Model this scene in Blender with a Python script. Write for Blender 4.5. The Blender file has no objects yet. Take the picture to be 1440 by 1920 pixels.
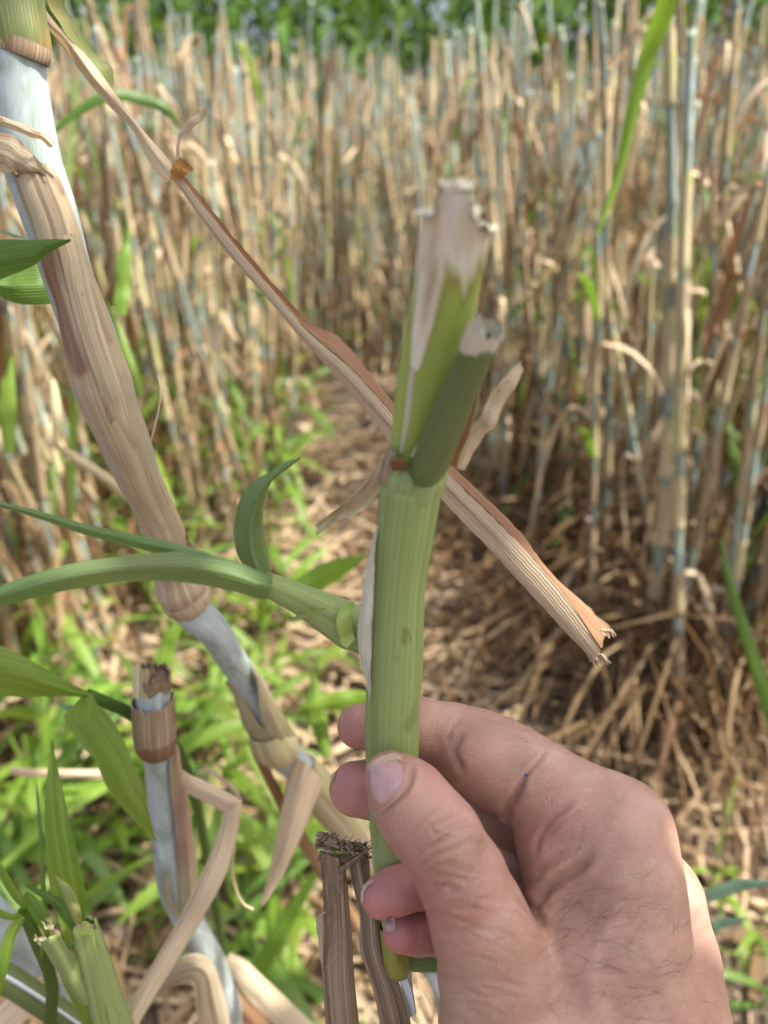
import bpy, math, random
import numpy as np
from mathutils import Vector, Matrix

# ------------------------------------------------------------------ camera, sky, sun, exposure
C = bpy.context.scene
COL = C.collection
R = math.radians
F = 1450.0                 # focal length in photograph pixels (1440 x 1920)
CAM = np.array((0.0, 0.0, 0.95))
PITCH = R(27.0)
cam_d = bpy.data.cameras.new('camera')
cam = bpy.data.objects.new('camera', cam_d); COL.objects.link(cam)
cam.location = CAM; cam.rotation_euler = (R(90) - PITCH, 0, 0)
cam_d.sensor_fit = 'HORIZONTAL'; cam_d.sensor_width = 27.0
cam_d.lens = 27.0 * F / 1440.0
cam_d.clip_start = 0.01; cam_d.clip_end = 500
cam_d.dof.use_dof = True; cam_d.dof.focus_distance = 0.218; cam_d.dof.aperture_fstop = 9.6
C.camera = cam
C.render.resolution_x = 768; C.render.resolution_y = 1024

SUN_EL, SUN_ROT = R(62), R(108)
S = np.array((math.sin(SUN_ROT) * math.cos(SUN_EL), math.cos(SUN_ROT) * math.cos(SUN_EL), math.sin(SUN_EL)))
w = bpy.data.worlds.new('World'); C.world = w; w.use_nodes = True
nt = w.node_tree; bg = nt.nodes['Background']
sky = nt.nodes.new('ShaderNodeTexSky'); sky.sky_type = 'NISHITA'; sky.sun_disc = False
sky.sun_elevation = SUN_EL; sky.sun_rotation = SUN_ROT; sky.air_density = 0.7; sky.dust_density = 6.0; sky.ozone_density = 0.4
nt.links.new(sky.outputs[0], bg.inputs[0]); bg.inputs[1].default_value = 0.13
sl = bpy.data.lights.new('sun', 'SUN'); sl.energy = 4.0; sl.angle = R(0.53); sl.color = (1, 0.945, 0.84)
so = bpy.data.objects.new('sun', sl); COL.objects.link(so)
so.rotation_euler = Vector(S).to_track_quat('Z', 'Y').to_euler(); so.location = (0, 0, 8)
vs = C.view_settings; vs.view_transform = 'Standard'; vs.look = 'None'; vs.gamma = 1.0; vs.exposure = 1.42
vs.use_curve_mapping = False
C.cycles.max_bounces = 8; C.cycles.diffuse_bounces = 2; C.cycles.transparent_max_bounces = 6

# ------------------------------------------------------------------ helpers
rng = np.random.default_rng(7)
random.seed(7)
CX = np.array((1.0, 0, 0)); CY = np.array((0, math.sin(PITCH), math.cos(PITCH))); CZ = np.array((0, -math.cos(PITCH), math.sin(PITCH)))
def at(px, py, d):                     # a point d metres in front of the lens, seen at a pixel of the photograph
    return CAM + CX * ((px - 720) / F * d) + CY * (-(py - 960) / F * d) - CZ * d
def cam_space(px, py, d):
    return np.array(((px - 720) / F * d, -(py - 960) / F * d, -d))
def to_world(v):                       # camera axes to world axes, for arrays of points
    return CAM + v[:, 0:1] * CX + v[:, 1:2] * CY + v[:, 2:3] * CZ
def catmull(pts, n):
    p = np.asarray(pts, float)
    if len(p) == 2:
        t = np.linspace(0, 1, n)[:, None]; return p[0] * (1 - t) + p[1] * t
    e = np.vstack((2 * p[0] - p[1], p, 2 * p[-1] - p[-2]))
    k = min(3, p.shape[1])
    seg = np.maximum(np.linalg.norm(np.diff(p[:, :k], axis=0), axis=1), 1e-9)
    cum = np.concatenate(((0,), np.cumsum(seg)))
    q = np.linspace(0, cum[-1], n)
    i = np.clip(np.searchsorted(cum, q, 'right') - 1, 0, len(seg) - 1)
    t = ((q - cum[i]) / seg[i])[:, None]
    p0, p1, p2, p3 = e[i], e[i + 1], e[i + 2], e[i + 3]
    return .5 * (2 * p1 + (p2 - p0) * t + (2 * p0 - 5 * p1 + 4 * p2 - p3) * t * t + (3 * p1 - p0 - 3 * p2 + p3) * t ** 3)
def noise1(n, rg, rough=3):            # smooth random curve of n samples, about -1..1
    k = max(3, int(rough) + 2)
    c = rg.normal(size=(k, 1)); c = np.hstack((np.arange(k)[:, None].astype(float), c))
    x = np.linspace(0, k - 1, n); i = np.clip(x.astype(int), 0, k - 2); t = x - i; t = t * t * (3 - 2 * t)
    return c[i, 1] * (1 - t) + c[i + 1, 1] * t

class MB:
    def __init__(s): s.v = []; s.f = []; s.uv = []; s.n = 0
    def grid(s, P, UV, wrap=False):    # P (rows, cols, 3), UV (rows, cols + wrap, 2)
        r, c = P.shape[:2]; b = s.n
        s.v.append(P.reshape(-1, 3)); s.n += r * c
        cc = c if wrap else c - 1
        for i in range(r - 1):
            for j in range(cc):
                j2 = (j + 1) % c
                s.f.append((b + i * c + j, b + i * c + j2, b + (i + 1) * c + j2, b + (i + 1) * c + j))
                s.uv += [UV[i, j], UV[i, j + 1], UV[i + 1, j + 1], UV[i + 1, j]]
    def tube(s, path, rad, seg=10, rad2=None, ref=None, jag=0, cap0=False, cap1=False, arc=1.0, lump=0, rg=rng, shape=None):
        P = np.asarray(path, float); n = len(P); rad = np.broadcast_to(np.asarray(rad, float), (n,))
        r2 = rad if rad2 is None else np.broadcast_to(np.asarray(rad2, float), (n,))
        T = np.gradient(P, axis=0); T /= np.linalg.norm(T, axis=1)[:, None] + 1e-12
        a = np.asarray(ref, float) if ref is not None else (np.array((0, -1.0, 0.05)) if abs(T[0, 1]) < .9 else np.array((1.0, 0, 0)))
        wrap = arc >= 1.0
        m = seg if wrap else seg + 1
        th = np.linspace(0, 2 * math.pi * arc, seg + 1) + math.pi * (1 - arc) + math.pi
        G = np.zeros((n, m, 3)); L = np.concatenate(((0,), np.cumsum(np.linalg.norm(np.diff(P, axis=0), axis=1))))
        UV = np.zeros((n, seg + 1, 2)); rm = float(rad.mean())
        u0 = rg.uniform(0, 5); v0 = rg.uniform(0, 5)
        lm = noise1(seg + 1, rg, seg // 2) * lump
        for i in range(n):
            a = a - T[i] * a.dot(T[i]); a /= np.linalg.norm(a) + 1e-12
            b = np.cross(T[i], a)
            for j in range(m):
                k = 1 + lm[j] + (shape(i / (n - 1), th[j]) if shape else 0)
                G[i, j] = P[i] + a * (math.cos(th[j]) * rad[i] * k) + b * (math.sin(th[j]) * r2[i] * k)
            UV[i, :, 0] = u0 + th * rm; UV[i, :, 1] = v0 + L[i]
        if jag:
            G[-1] += T[-1] * (rg.uniform(-1, 1, (m, 1)) * jag)
        s.grid(G, UV, wrap)
        for on, i in ((cap0, 0), (cap1, n - 1)):
            if on and wrap:
                b = s.n; s.v.append(P[i:i + 1]); s.n += 1
                base = s.n - 1 - n * m + i * m
                for j in range(m):
                    q = (base + j, base + (j + 1) % m, b); q = q[::-1] if i == 0 else q
                    s.f.append(q); s.uv += [(u0 + rm * math.cos(j), v0 + rm * math.sin(j)), (u0 + rm * math.cos(j + 1), v0 + rm * math.sin(j + 1)), (u0, v0)]
        return s
    def ribbon(s, path, width, side, fold=0.0, cols=2, twist=None, rg=rng):   # a blade along a path; fold lifts the edges
        P = np.asarray(path, float); n = len(P)
        T = np.gradient(P, axis=0); T /= np.linalg.norm(T, axis=1)[:, None] + 1e-12
        W = np.broadcast_to(np.asarray(width, float), (n,))
        L = np.concatenate(((0,), np.cumsum(np.linalg.norm(np.diff(P, axis=0), axis=1))))
        G = np.zeros((n, cols + 1, 3)); UV = np.zeros((n, cols + 1, 2)); u0, v0 = rg.uniform(0, 5, 2)
        a = np.asarray(side, float)
        for i in range(n):
            a = a - T[i] * a.dot(T[i]); a /= np.linalg.norm(a) + 1e-12
            sd, nm = a, np.cross(T[i], a)
            if twist is not None:
                c_, s_ = math.cos(twist[i]), math.sin(twist[i]); sd = a * c_ + nm * s_; nm = np.cross(T[i], sd)
            for j in range(cols + 1):
                q = j / cols - .5
                G[i, j] = P[i] + sd * (q * W[i]) + nm * (abs(q) * W[i] * fold)
                UV[i, j] = (u0 + q * W[i], v0 + L[i])
        s.grid(G, UV); return s
    def rails(s, rails, n=24, sub=3, wob=0.0, tear=0.0, rg=rng, bow=None, lines=True):   # a blade spanned between edge lines
        Rr = [catmull(r, n) for r in rails]; k = len(Rr); cols = (k - 1) * sub + 1
        G = np.zeros((n, cols, 3))
        for j in range(cols):
            q = j / sub; i = min(int(q), k - 2); t = q - i
            G[:, j] = Rr[i] * (1 - t) + Rr[i + 1] * t
        nm = np.cross(G[:, -1] - G[:, 0], np.gradient(G[:, cols // 2], axis=0)); nm /= np.linalg.norm(nm, axis=1)[:, None] + 1e-12
        nm *= np.where(nm.dot(CZ) < 0, -1, 1)[:, None]
        if bow is not None:
            for j in range(cols):
                q = j / (cols - 1) * 2 - 1; G[:, j] += nm * (bow * (1 - q * q))
        if wob:
            for j in range(cols): G[:, j] += nm * (noise1(n, rg, 6) * wob)[:, None] * .4
            G += (nm * (noise1(n, rg, 5) * wob)[:, None])[:, None, :]
        if tear:
            for j in (0, cols - 1):
                inn = G[:, 1] if j == 0 else G[:, -2]
                G[:, j] += (inn - G[:, j]) * (np.abs(rg.normal(size=n)) * tear)[:, None]
            for i in (0, n - 1):
                d = (G[1] - G[0]) if i == 0 else (G[-2] - G[-1])
                G[i] += d * (rg.uniform(0, 1, (cols, 1)) * min(1.2, tear * 3))
        ac = np.concatenate((np.zeros((n, 1)), np.cumsum(np.linalg.norm(np.diff(G, axis=1), axis=2), axis=1)), axis=1)
        ac -= ac[:, -1:] / 2
        Lm = G[:, cols // 2]; L = np.concatenate(((0,), np.cumsum(np.linalg.norm(np.diff(Lm, axis=0), axis=1))))
        u0, v0 = rg.uniform(0, 5, 2)
        s.grid(G, np.stack((u0 + ac, np.broadcast_to(v0 + L[:, None], ac.shape)), axis=2)); return s
    def mesh(s, name, mat, off=(0, 0, 0), smooth=True):
        me = bpy.data.meshes.new(name)
        V = np.vstack(s.v) - np.asarray(off)
        me.from_pydata(V.tolist(), [], s.f)
        ul = me.uv_layers.new(name='UVMap'); ul.data.foreach_set('uv', np.asarray(s.uv, np.float32).ravel())
        me.materials.append(mat)
        if smooth: me.polygons.foreach_set('use_smooth', [True] * len(me.polygons))
        me.update(); return me

WL = {}
def link(name, data, parent=None):
    o = bpy.data.objects.new(name, data); COL.objects.link(o)
    if parent is not None: o.parent = parent
    return o
def thing(name, label, cat, loc=(0, 0, 0), group=None):
    o = link(name, None); o.location = loc; o.empty_display_size = .02; WL[o.name] = np.asarray(loc, float)
    o['label'] = label; o['category'] = cat
    if group: o['group'] = group
    return o
def part(name, mb, mat, parent, label=None, thick=0.0, sub=0):
    off = WL.get(parent.name, np.zeros(3)) if parent is not None else np.zeros(3)
    o = link(name, mb.mesh(name, mat, off), parent); WL[o.name] = off
    if sub:
        m = o.modifiers.new('smooth', 'SUBSURF'); m.levels = sub; m.render_levels = sub
    if thick >= .0006:
        m = o.modifiers.new('thickness', 'SOLIDIFY'); m.thickness = thick; m.offset = 0
        e = o.modifiers.new('rim', 'EDGE_SPLIT'); e.split_angle = R(50)
    if label: o['label'] = label
    return o
def kids(o): return list(o.children)
def copy_tree(o, parent=None):
    c = o.copy(); COL.objects.link(c); c.parent = parent
    for ch in kids(o): copy_tree(ch, c)
    return c

# ------------------------------------------------------------------ materials
def new_mat(name):
    m = bpy.data.materials.new(name); m.use_nodes = True; t = m.node_tree; t.nodes.clear()
    return m, t
class N:
    def __init__(s, t): s.t = t
    def n(s, typ, **k):
        o = s.t.nodes.new(typ)
        for a, v in k.items(): setattr(o, a, v)
        return o
    def l(s, a, b): s.t.links.new(a, b)
    def noise(s, vec, scale, detail=3, rough=.55, dist=0):
        o = s.n('ShaderNodeTexNoise'); s.l(vec, o.inputs['Vector'])
        o.inputs['Scale'].default_value = scale; o.inputs['Detail'].default_value = detail
        o.inputs['Roughness'].default_value = rough; o.inputs['Distortion'].default_value = dist
        return o.outputs['Fac']
    def ramp(s, fac, stops, mode='LINEAR'):
        o = s.n('ShaderNodeValToRGB'); o.color_ramp.interpolation = mode; e = o.color_ramp.elements
        while len(e) < len(stops): e.new(.5)
        for q, (p, c) in zip(e, stops):
            q.position = p; q.color = (c, c, c, 1) if isinstance(c, (int, float)) else (*c, 1)
        s.l(fac, o.inputs[0]); return o.outputs[0]
    def mix(s, fac, a, b, blend='MIX'):
        o = s.n('ShaderNodeMix', data_type='RGBA', blend_type=blend)
        for i, x in ((0, fac), (6, a), (7, b)):
            if isinstance(x, (int, float)): o.inputs[i].default_value = x
            elif isinstance(x, tuple): o.inputs[i].default_value = (*x, 1)
            else: s.l(x, o.inputs[i])
        return o.outputs[2]
    def math(s, op, a, b=0.0):
        o = s.n('ShaderNodeMath', operation=op)
        for i, x in ((0, a), (1, b)):
            if isinstance(x, (int, float)): o.inputs[i].default_value = x
            else: s.l(x, o.inputs[i])
        return o.outputs[0]
    def scaled(s, vec, sc):
        o = s.n('ShaderNodeMapping'); s.l(vec, o.inputs[0]); o.inputs['Scale'].default_value = sc; return o.outputs[0]

def fiber(name, stops, su=1500, sv=18, blotch=None, spots=None, streaks=None, wax=None, rough=.6, bump=.25, trans=0.0, tcol=None, vary=.1, ribs=0, ribk=.75, sheen=.3, coat=0):
    """plant tissue with grain along the blade (UV is in metres); pigment blotches, specks, waxy bloom"""
    m, t = new_mat(name); g = N(t)
    uv = g.n('ShaderNodeUVMap').outputs[0]
    info = g.n('ShaderNodeObjectInfo')
    f1 = g.noise(g.scaled(uv, (su, sv, 1)), 1, 3, .6)
    f2 = g.noise(g.scaled(uv, (su * .28, sv * .5, 1)), 1, 2, .5)
    f = g.math('ADD', g.math('MULTIPLY', f1, .5), g.math('MULTIPLY', f2, .5))
    f = g.math('ADD', g.math('MULTIPLY', g.math('SUBTRACT', f, .5), 1.9), .5)
    col = g.ramp(f, stops)
    if blotch:
        for sc, lo, hi, c in blotch:
            b = g.noise(g.scaled(uv, (sc, sc * .35, 1)), 1, 4, .62, .4)
            col = g.mix(g.ramp(b, [(lo, 0.0), (hi, 1.0)]), col, c)
    for a_, b_, lo, hi, c in streaks or ():
        b = g.noise(g.scaled(uv, (a_, b_, 1)), 1, 4, .6, .3); col = g.mix(g.ramp(b, [(lo, 0.0), (hi, .85)]), col, c)
    if wax:
        lo, hi, c, c2 = wax[:4]; wu, wv_ = wax[4:] or (190, 26)
        b = g.noise(g.scaled(uv, (wu, wv_, 1)), 1, 5, .68, .6)
        b2 = g.noise(g.scaled(uv, (1900, 90, 1)), 1, 2, .6)
        bb = g.math('ADD', b, g.math('MULTIPLY', g.math('SUBTRACT', b2, .5), .22))
        wc = g.mix(g.ramp(f2, [(.3, 0.0), (.7, 1.0)]), c, c2)
        col = g.mix(g.ramp(bb, [(lo, 0.0), (hi, 1.0)]), col, wc)
    if spots:
        sc, lo, hi, c = spots
        b = g.noise(g.scaled(uv, (sc, sc * .55, 1)), 1, 2, .6)
        mk = g.noise(g.scaled(uv, (60, 40, 1)), 1, 2, .5)
        k = g.math('MULTIPLY', g.ramp(b, [(lo, 0.0), (hi, 1.0)]), g.ramp(mk, [(.42, 0.0), (.6, 1.0)]))
        col = g.mix(k, col, c)
    if vary:
        hv = g.n('ShaderNodeHueSaturation'); g.l(col, hv.inputs['Color'])
        g.l(g.math('ADD', g.math('MULTIPLY', g.math('SUBTRACT', info.outputs['Random'], .5), vary * .25), .5), hv.inputs['Hue'])
        r2 = g.math('FRACT', g.math('MULTIPLY', info.outputs['Random'], 37.7))
        g.l(g.math('ADD', g.math('MULTIPLY', g.math('SUBTRACT', r2, .5), vary * 4), 1.0), hv.inputs['Value'])
        col = hv.outputs[0]
    p = g.n('ShaderNodeBsdfPrincipled'); g.l(col, p.inputs['Base Color'])
    g.l(g.ramp(f2, [(0, rough - .08), (1, min(1, rough + .12))]), p.inputs['Roughness'])
    p.inputs['Specular IOR Level'].default_value = sheen; p.inputs['Coat Weight'].default_value = coat; p.inputs['Coat Roughness'].default_value = .35
    bm = g.n('ShaderNodeBump'); bm.inputs['Strength'].default_value = bump; bm.inputs['Distance'].default_value = .0004
    hgt = f1
    if ribs:
        wv = g.n('ShaderNodeTexWave', bands_direction='X', wave_profile='SIN'); g.l(g.scaled(uv, (1, .002, 1)), wv.inputs[0])
        wv.inputs['Scale'].default_value = ribs / 20.0; wv.inputs['Distortion'].default_value = 1.6; wv.inputs['Detail'].default_value = 2; wv.inputs['Detail Scale'].default_value = .6
        hgt = g.math('ADD', g.math('MULTIPLY', f1, .6), g.math('MULTIPLY', wv.outputs[1], ribk))
        dk = g.ramp(wv.outputs[1], [(0, .82), (.6, 1.0)])
        col2 = g.mix(ribk, col, g.mix(1.0, col, dk, 'MULTIPLY')); g.l(col2, p.inputs['Base Color'])
    g.l(hgt, bm.inputs['Height']); g.l(bm.outputs[0], p.inputs['Normal'])
    out = g.n('ShaderNodeOutputMaterial')
    if trans:
        tr = g.n('ShaderNodeBsdfTranslucent'); tc = g.mix(1.0, col, tcol or (1.6, 1.5, 1.0), 'MULTIPLY'); g.l(tc, tr.inputs[0])
        mx = g.n('ShaderNodeMixShader'); mx.inputs[0].default_value = trans
        g.l(p.outputs[0], mx.inputs[1]); g.l(tr.outputs[0], mx.inputs[2]); g.l(mx.outputs[0], out.inputs[0])
    else: g.l(p.outputs[0], out.inputs[0])
    return m

TAN, PALE, BRN, DBRN, RUST = (.43, .33, .21), (.60, .50, .36), (.26, .175, .10), (.075, .045, .028), (.33, .16, .06)
M = {}
M['sheath'] = fiber('dry_sheath', [(.1, (.13, .088, .045)), (.35, (.27, .20, .112)), (.6, (.40, .32, .195)), (.9, (.60, .52, .37))], 1300, 14,
    blotch=[(60, .56, .72, (.30, .17, .11)), (35, .6, .75, (.46, .40, .28))], spots=(900, .64, .70, (.09, .06, .035)), rough=.55, bump=.35, trans=.06)
M['sheath_near'] = fiber('dry_sheath_near', [(.1, (.25, .185, .11)), (.35, (.38, .305, .19)), (.6, (.47, .39, .25)), (.9, (.60, .52, .36))], 2600, 14,
    blotch=[(26, .54, .68, (.34, .20, .15)), (70, .62, .75, (.20, .115, .09)), (34, .60, .72, (.50, .44, .32))], spots=(800, .67, .74, (.13, .085, .05)), streaks=[(150, 7, .55, .70, (.17, .09, .075)), (260, 9, .62, .72, (.60, .50, .36))], ribs=6200, ribk=.3, rough=.5, bump=.5, vary=0)
M['sheath_yel'] = fiber('straw_sheath', [(.1, (.30, .23, .12)), (.45, (.46, .385, .23)), (.9, (.63, .57, .40))], 1200, 14,
    blotch=[(40, .5, .7, (.42, .44, .17))], rough=.5, bump=.3, trans=.08)
M['dryleaf'] = fiber('dry_leaf', [(.1, (.38, .28, .17)), (.35, (.56, .45, .30)), (.65, (.68, .57, .41)), (.9, (.76, .67, .52))], 2600, 12,
    blotch=[(30, .58, .75, (.34, .22, .13))], spots=(1300, .66, .71, (.10, .07, .05)), streaks=[(400, 8, .54, .68, (.31, .21, .135)), (700, 10, .6, .7, (.74, .66, .52))], ribs=6500, ribk=.55, rough=.62, bump=.5, trans=.22, tcol=(1.2, 1.05, .8), vary=.06)
M['dryleaf_brn'] = fiber('brown_leaf', [(.1, (.13, .07, .035)), (.4, (.235, .135, .07)), (.9, (.36, .23, .13))], 2200, 12,
    blotch=[(30, .55, .75, (.20, .09, .035))], rough=.6, bump=.45, trans=.25, tcol=(1.5, 1.1, .7), vary=.06)
M['thatch'] = fiber('thatch_leaf', [(.1, (.05, .032, .016)), (.4, (.14, .09, .042)), (.65, (.27, .19, .10)), (.9, (.50, .41, .25))], 700, 2.2,
    blotch=[(9, .48, .65, (.085, .045, .022)), (7, .58, .7, (.44, .34, .2))], rough=.7, bump=.2, trans=.25, tcol=(1.5, 1.15, .8), vary=0)
M['straw'] = fiber('straw_litter', [(.1, (.16, .105, .06)), (.4, (.33, .24, .15)), (.65, (.48, .38, .25)), (.9, (.64, .55, .40))], 700, 2.2,
    blotch=[(9, .5, .66, (.17, .10, .055)), (7, .55, .7, (.55, .45, .3))], rough=.7, bump=.2, trans=.15, vary=0)
M['culm'] = fiber('waxy_cane', [(.1, (.07, .11, .045)), (.5, (.13, .18, .08)), (.9, (.22, .26, .13))], 900, 10,
    wax=(.36, .56, (.42, .50, .55), (.33, .40, .45)), rough=.45, bump=.2, vary=.12)
M['culm_far'] = fiber('waxy_cane_far', [(.1, (.12, .15, .06)), (.5, (.22, .25, .11)), (.9, (.33, .34, .18))], 700, 6,
    wax=(.40, .6, (.35, .43, .48), (.22, .29, .32)), rough=.5, bump=.2, vary=.2)
M['culm_blue'] = fiber('bluish_cane', [(.1, (.07, .10, .06)), (.5, (.13, .18, .10)), (.9, (.24, .30, .20))], 1500, 10,
    wax=(.24, .62, (.50, .58, .61), (.41, .50, .53), 80, 30), rough=.42, bump=.2, vary=0, sheen=.5)
M['green_stem'] = fiber('green_stem', [(.1, (.17, .245, .075)), (.5, (.245, .325, .11)), (.9, (.35, .415, .17))], 900, 4,
    blotch=[(30, .55, .8, (.33, .40, .16)), (110, .60, .72, (.12, .135, .04))], streaks=[(330, 3, .56, .68, (.15, .21, .045)), (140, 2.5, .56, .72, (.42, .46, .20)), (900, 6, .60, .70, (.17, .17, .05)), (260, 40, .66, .73, (.13, .11, .04))], rough=.5, bump=.25, vary=0, ribs=4800, ribk=.35, sheen=.3)
M['green_sheath'] = fiber('pale_green_sheath', [(.1, (.26, .37, .065)), (.5, (.34, .45, .10)), (.9, (.43, .52, .16))], 700, 4,
    blotch=[(60, .60, .75, (.27, .34, .08))], rough=.45, bump=.15, vary=0, sheen=.4)
M['dark_green'] = fiber('dark_green_shoot', [(.1, (.075, .11, .03)), (.5, (.11, .15, .045)), (.9, (.17, .21, .075))], 700, 4,
    rough=.42, bump=.1, vary=0, sheen=.5)
M['torn'] = fiber('torn_pale_edge', [(.1, (.42, .38, .26)), (.5, (.64, .61, .48)), (.9, (.78, .78, .69))], 1500, 40,
    blotch=[(80, .58, .7, (.45, .55, .64)), (50, .6, .75, (.36, .26, .15))], rough=.6, bump=.5, trans=.15, tcol=(1, 1, 1), vary=0)
M['stain'] = fiber('red_stain', [(.1, (.10, .03, .015)), (.5, (.20, .09, .03)), (.9, (.38, .30, .06))], 700, 60, rough=.55, bump=.3, vary=0)
M['yellow_stem'] = fiber('yellow_stem', [(.1, (.18, .20, .03)), (.5, (.27, .265, .05)), (.9, (.38, .36, .10))], 900, 30,
    blotch=[(160, .55, .7, (.17, .11, .03))], rough=.4, bump=.15, vary=0)
M['white_pith'] = fiber('white_stub', [(.1, (.55, .6, .6)), (.6, (.72, .77, .78)), (.9, (.8, .83, .84))], 1200, 12, rough=.5, bump=.2, vary=0)
def leafmat(name, a, b, c, **k):
    return fiber(name, [(.1, a), (.5, b), (.9, c)], k.pop('su', 2600), 3, rough=k.pop('rough', .42), bump=k.pop('bump', .3), trans=k.pop('trans', .38),
                 tcol=k.pop('tcol', (2.3, 2.2, .9)), sheen=k.pop('sheen', .4), ribs=k.pop('ribs', 6500), **k)
M['leaf'] = leafmat('green_leaf', (.065, .13, .022), (.09, .17, .03), (.14, .235, .06), vary=.06)
M['leaf_lime'] = leafmat('lime_leaf', (.10, .18, .02), (.145, .245, .032), (.21, .31, .065), vary=.08, blotch=[(60, .64, .76, (.17, .25, .07))])
M['leaf_shoot'] = leafmat('shoot_leaf', (.10, .175, .055), (.14, .225, .08), (.20, .29, .12), trans=.3, su=1600, vary=0, rough=.5, ribs=5200, blotch=[(40, .55, .75, (.19, .25, .11))])
M['leaf_blue'] = leafmat('bluegreen_leaf', (.12, .22, .12), (.19, .30, .19), (.28, .39, .28), trans=.25, tcol=(1.3, 1.5, 1.1))
M['leaf_yel'] = leafmat('fading_leaf', (.15, .21, .06), (.22, .27, .10), (.33, .34, .16), vary=0, blotch=[(70, .52, .7, (.46, .31, .12))])
M['weed'] = leafmat('weed_leaf', (.085, .155, .018), (.13, .215, .028), (.20, .29, .06), vary=.12, trans=.42, su=1500)
M['crop'] = leafmat('crop_leaf', (.04, .085, .016), (.062, .12, .025), (.10, .175, .045), vary=.1, su=300, bump=.1, trans=.25, rough=.7, ribs=0, sheen=.12)
M['pith'] = fiber('cut_pith', [(.1, (.09, .06, .04)), (.5, (.22, .15, .09)), (.9, (.42, .32, .22))], 2500, 1500, rough=.9, bump=.9, vary=0)
M['greybrown'] = fiber('weathered_leaf', [(.1, (.10, .065, .04)), (.35, (.24, .165, .105)), (.6, (.35, .265, .17)), (.9, (.46, .38, .27))], 2200, 8,
    blotch=[(70, .58, .72, (.12, .08, .045)), (50, .6, .75, (.40, .27, .13))], streaks=[(500, 9, .55, .68, (.13, .085, .05)), (300, 8, .6, .72, (.50, .42, .30))], ribs=6200, ribk=.5, rough=.7, bump=.7, vary=0)
M['orange'] = fiber('orange_scrap', [(.1, (.26, .12, .03)), (.5, (.42, .22, .06)), (.9, (.55, .34, .13))], 1500, 60, rough=.6, bump=.3, trans=.25, vary=0)

def sheath_tip_mat():
    # green sheath bleached towards its torn tip: pigment from the vertex attribute 'bleach'
    m = M['green_sheath'].copy(); m.name = 'bleached_green_sheath'; t = m.node_tree; g = N(t)
    pb = next(n for n in t.nodes if n.type == 'BSDF_PRINCIPLED'); src = pb.inputs['Base Color'].links[0].from_socket
    a = g.n('ShaderNodeAttribute', attribute_name='bleach'); uv = g.n('ShaderNodeUVMap').outputs[0]
    n1 = g.noise(g.scaled(uv, (1500, 26, 1)), 1, 4, .65); n2 = g.noise(g.scaled(uv, (160, 30, 1)), 1, 3, .6)
    k = g.math('ADD', a.outputs['Fac'], g.math('MULTIPLY', g.math('SUBTRACT', n1, .5), .5))
    n3 = g.noise(g.scaled(uv, (420, 22, 1)), 1, 4, .65); pale = g.ramp(g.math('ADD', g.math('MULTIPLY', n2, .5), g.math('MULTIPLY', n3, .5)), [(.38, (.40, .34, .22)), (.46, (.66, .63, .49)), (.54, (.80, .81, .74)), (.62, (.66, .74, .78))])
    brown = g.mix(g.ramp(k, [(.1, 0.0), (.34, .55), (.5, 0.0)]), src, (.22, .13, .05))
    g.l(g.mix(g.ramp(k, [(.32, 0.0), (.66, 1.0)]), brown, pale), pb.inputs['Base Color']); return m
M['sheath_tip'] = sheath_tip_mat()
def stained_sheath_mat():
    # dry sheath with purple-brown staining and grey mildew from the vertex attributes 'stain' and 'mould'
    m = M['sheath_near'].copy(); m.name = 'stained_dry_sheath'; t = m.node_tree; g = N(t)
    pb = next(n for n in t.nodes if n.type == 'BSDF_PRINCIPLED'); src = pb.inputs['Base Color'].links[0].from_socket
    uv = g.n('ShaderNodeUVMap').outputs[0]; n1 = g.noise(g.scaled(uv, (900, 16, 1)), 1, 4, .65); n2 = g.noise(g.scaled(uv, (130, 60, 1)), 1, 4, .6)
    st = g.n('ShaderNodeAttribute', attribute_name='stain').outputs['Fac']; mo = g.n('ShaderNodeAttribute', attribute_name='mould').outputs['Fac']
    k = g.ramp(g.math('ADD', st, g.math('MULTIPLY', g.math('SUBTRACT', n1, .5), .9)), [(.25, 0.0), (.8, .9)])
    c = g.mix(k, src, g.ramp(n1, [(.35, (.10, .055, .045)), (.55, (.23, .125, .085)), (.7, (.33, .20, .13))]))
    k2 = g.ramp(g.math('ADD', mo, g.math('SUBTRACT', n2, .5)), [(.3, 0.0), (.9, .75)])
    g.l(g.mix(k2, c, (.36, .33, .25)), pb.inputs['Base Color']); return m
M['sheath_stained'] = stained_sheath_mat()
M['sheath_dark'] = fiber('purple_brown_sheath', [(.1, (.11, .06, .05)), (.5, (.20, .115, .085)), (.9, (.36, .24, .17))], 2600, 12, rough=.5, bump=.4, vary=0)
def soil_mat():
    m, t = new_mat('soil'); g = N(t)
    co = g.n('ShaderNodeTexCoord').outputs['Object']
    a = g.noise(co, 9, 6, .6); b = g.noise(co, 90, 5, .65); c = g.noise(g.scaled(co, (60, 160, 1)), 1, 3, .6, 1.5)
    col = g.ramp(a, [(.3, (.045, .032, .022)), (.5, (.085, .062, .044)), (.7, (.15, .11, .078))])
    col = g.mix(g.ramp(b, [(.5, 0.0), (.7, .7)]), col, (.30, .22, .15))
    col = g.mix(g.ramp(c, [(.58, 0.0), (.66, .8)]), col, (.40, .28, .17))
    p = g.n('ShaderNodeBsdfPrincipled'); g.l(col, p.inputs['Base Color']); p.inputs['Roughness'].default_value = .95
    bm = g.n('ShaderNodeBump'); bm.inputs['Distance'].default_value = .02; bm.inputs['Strength'].default_value = .8
    g.l(b, bm.inputs['Height']); g.l(bm.outputs[0], p.inputs['Normal'])
    o = g.n('ShaderNodeOutputMaterial'); g.l(p.outputs[0], o.inputs[0]); return m
M['soil'] = soil_mat()
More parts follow.
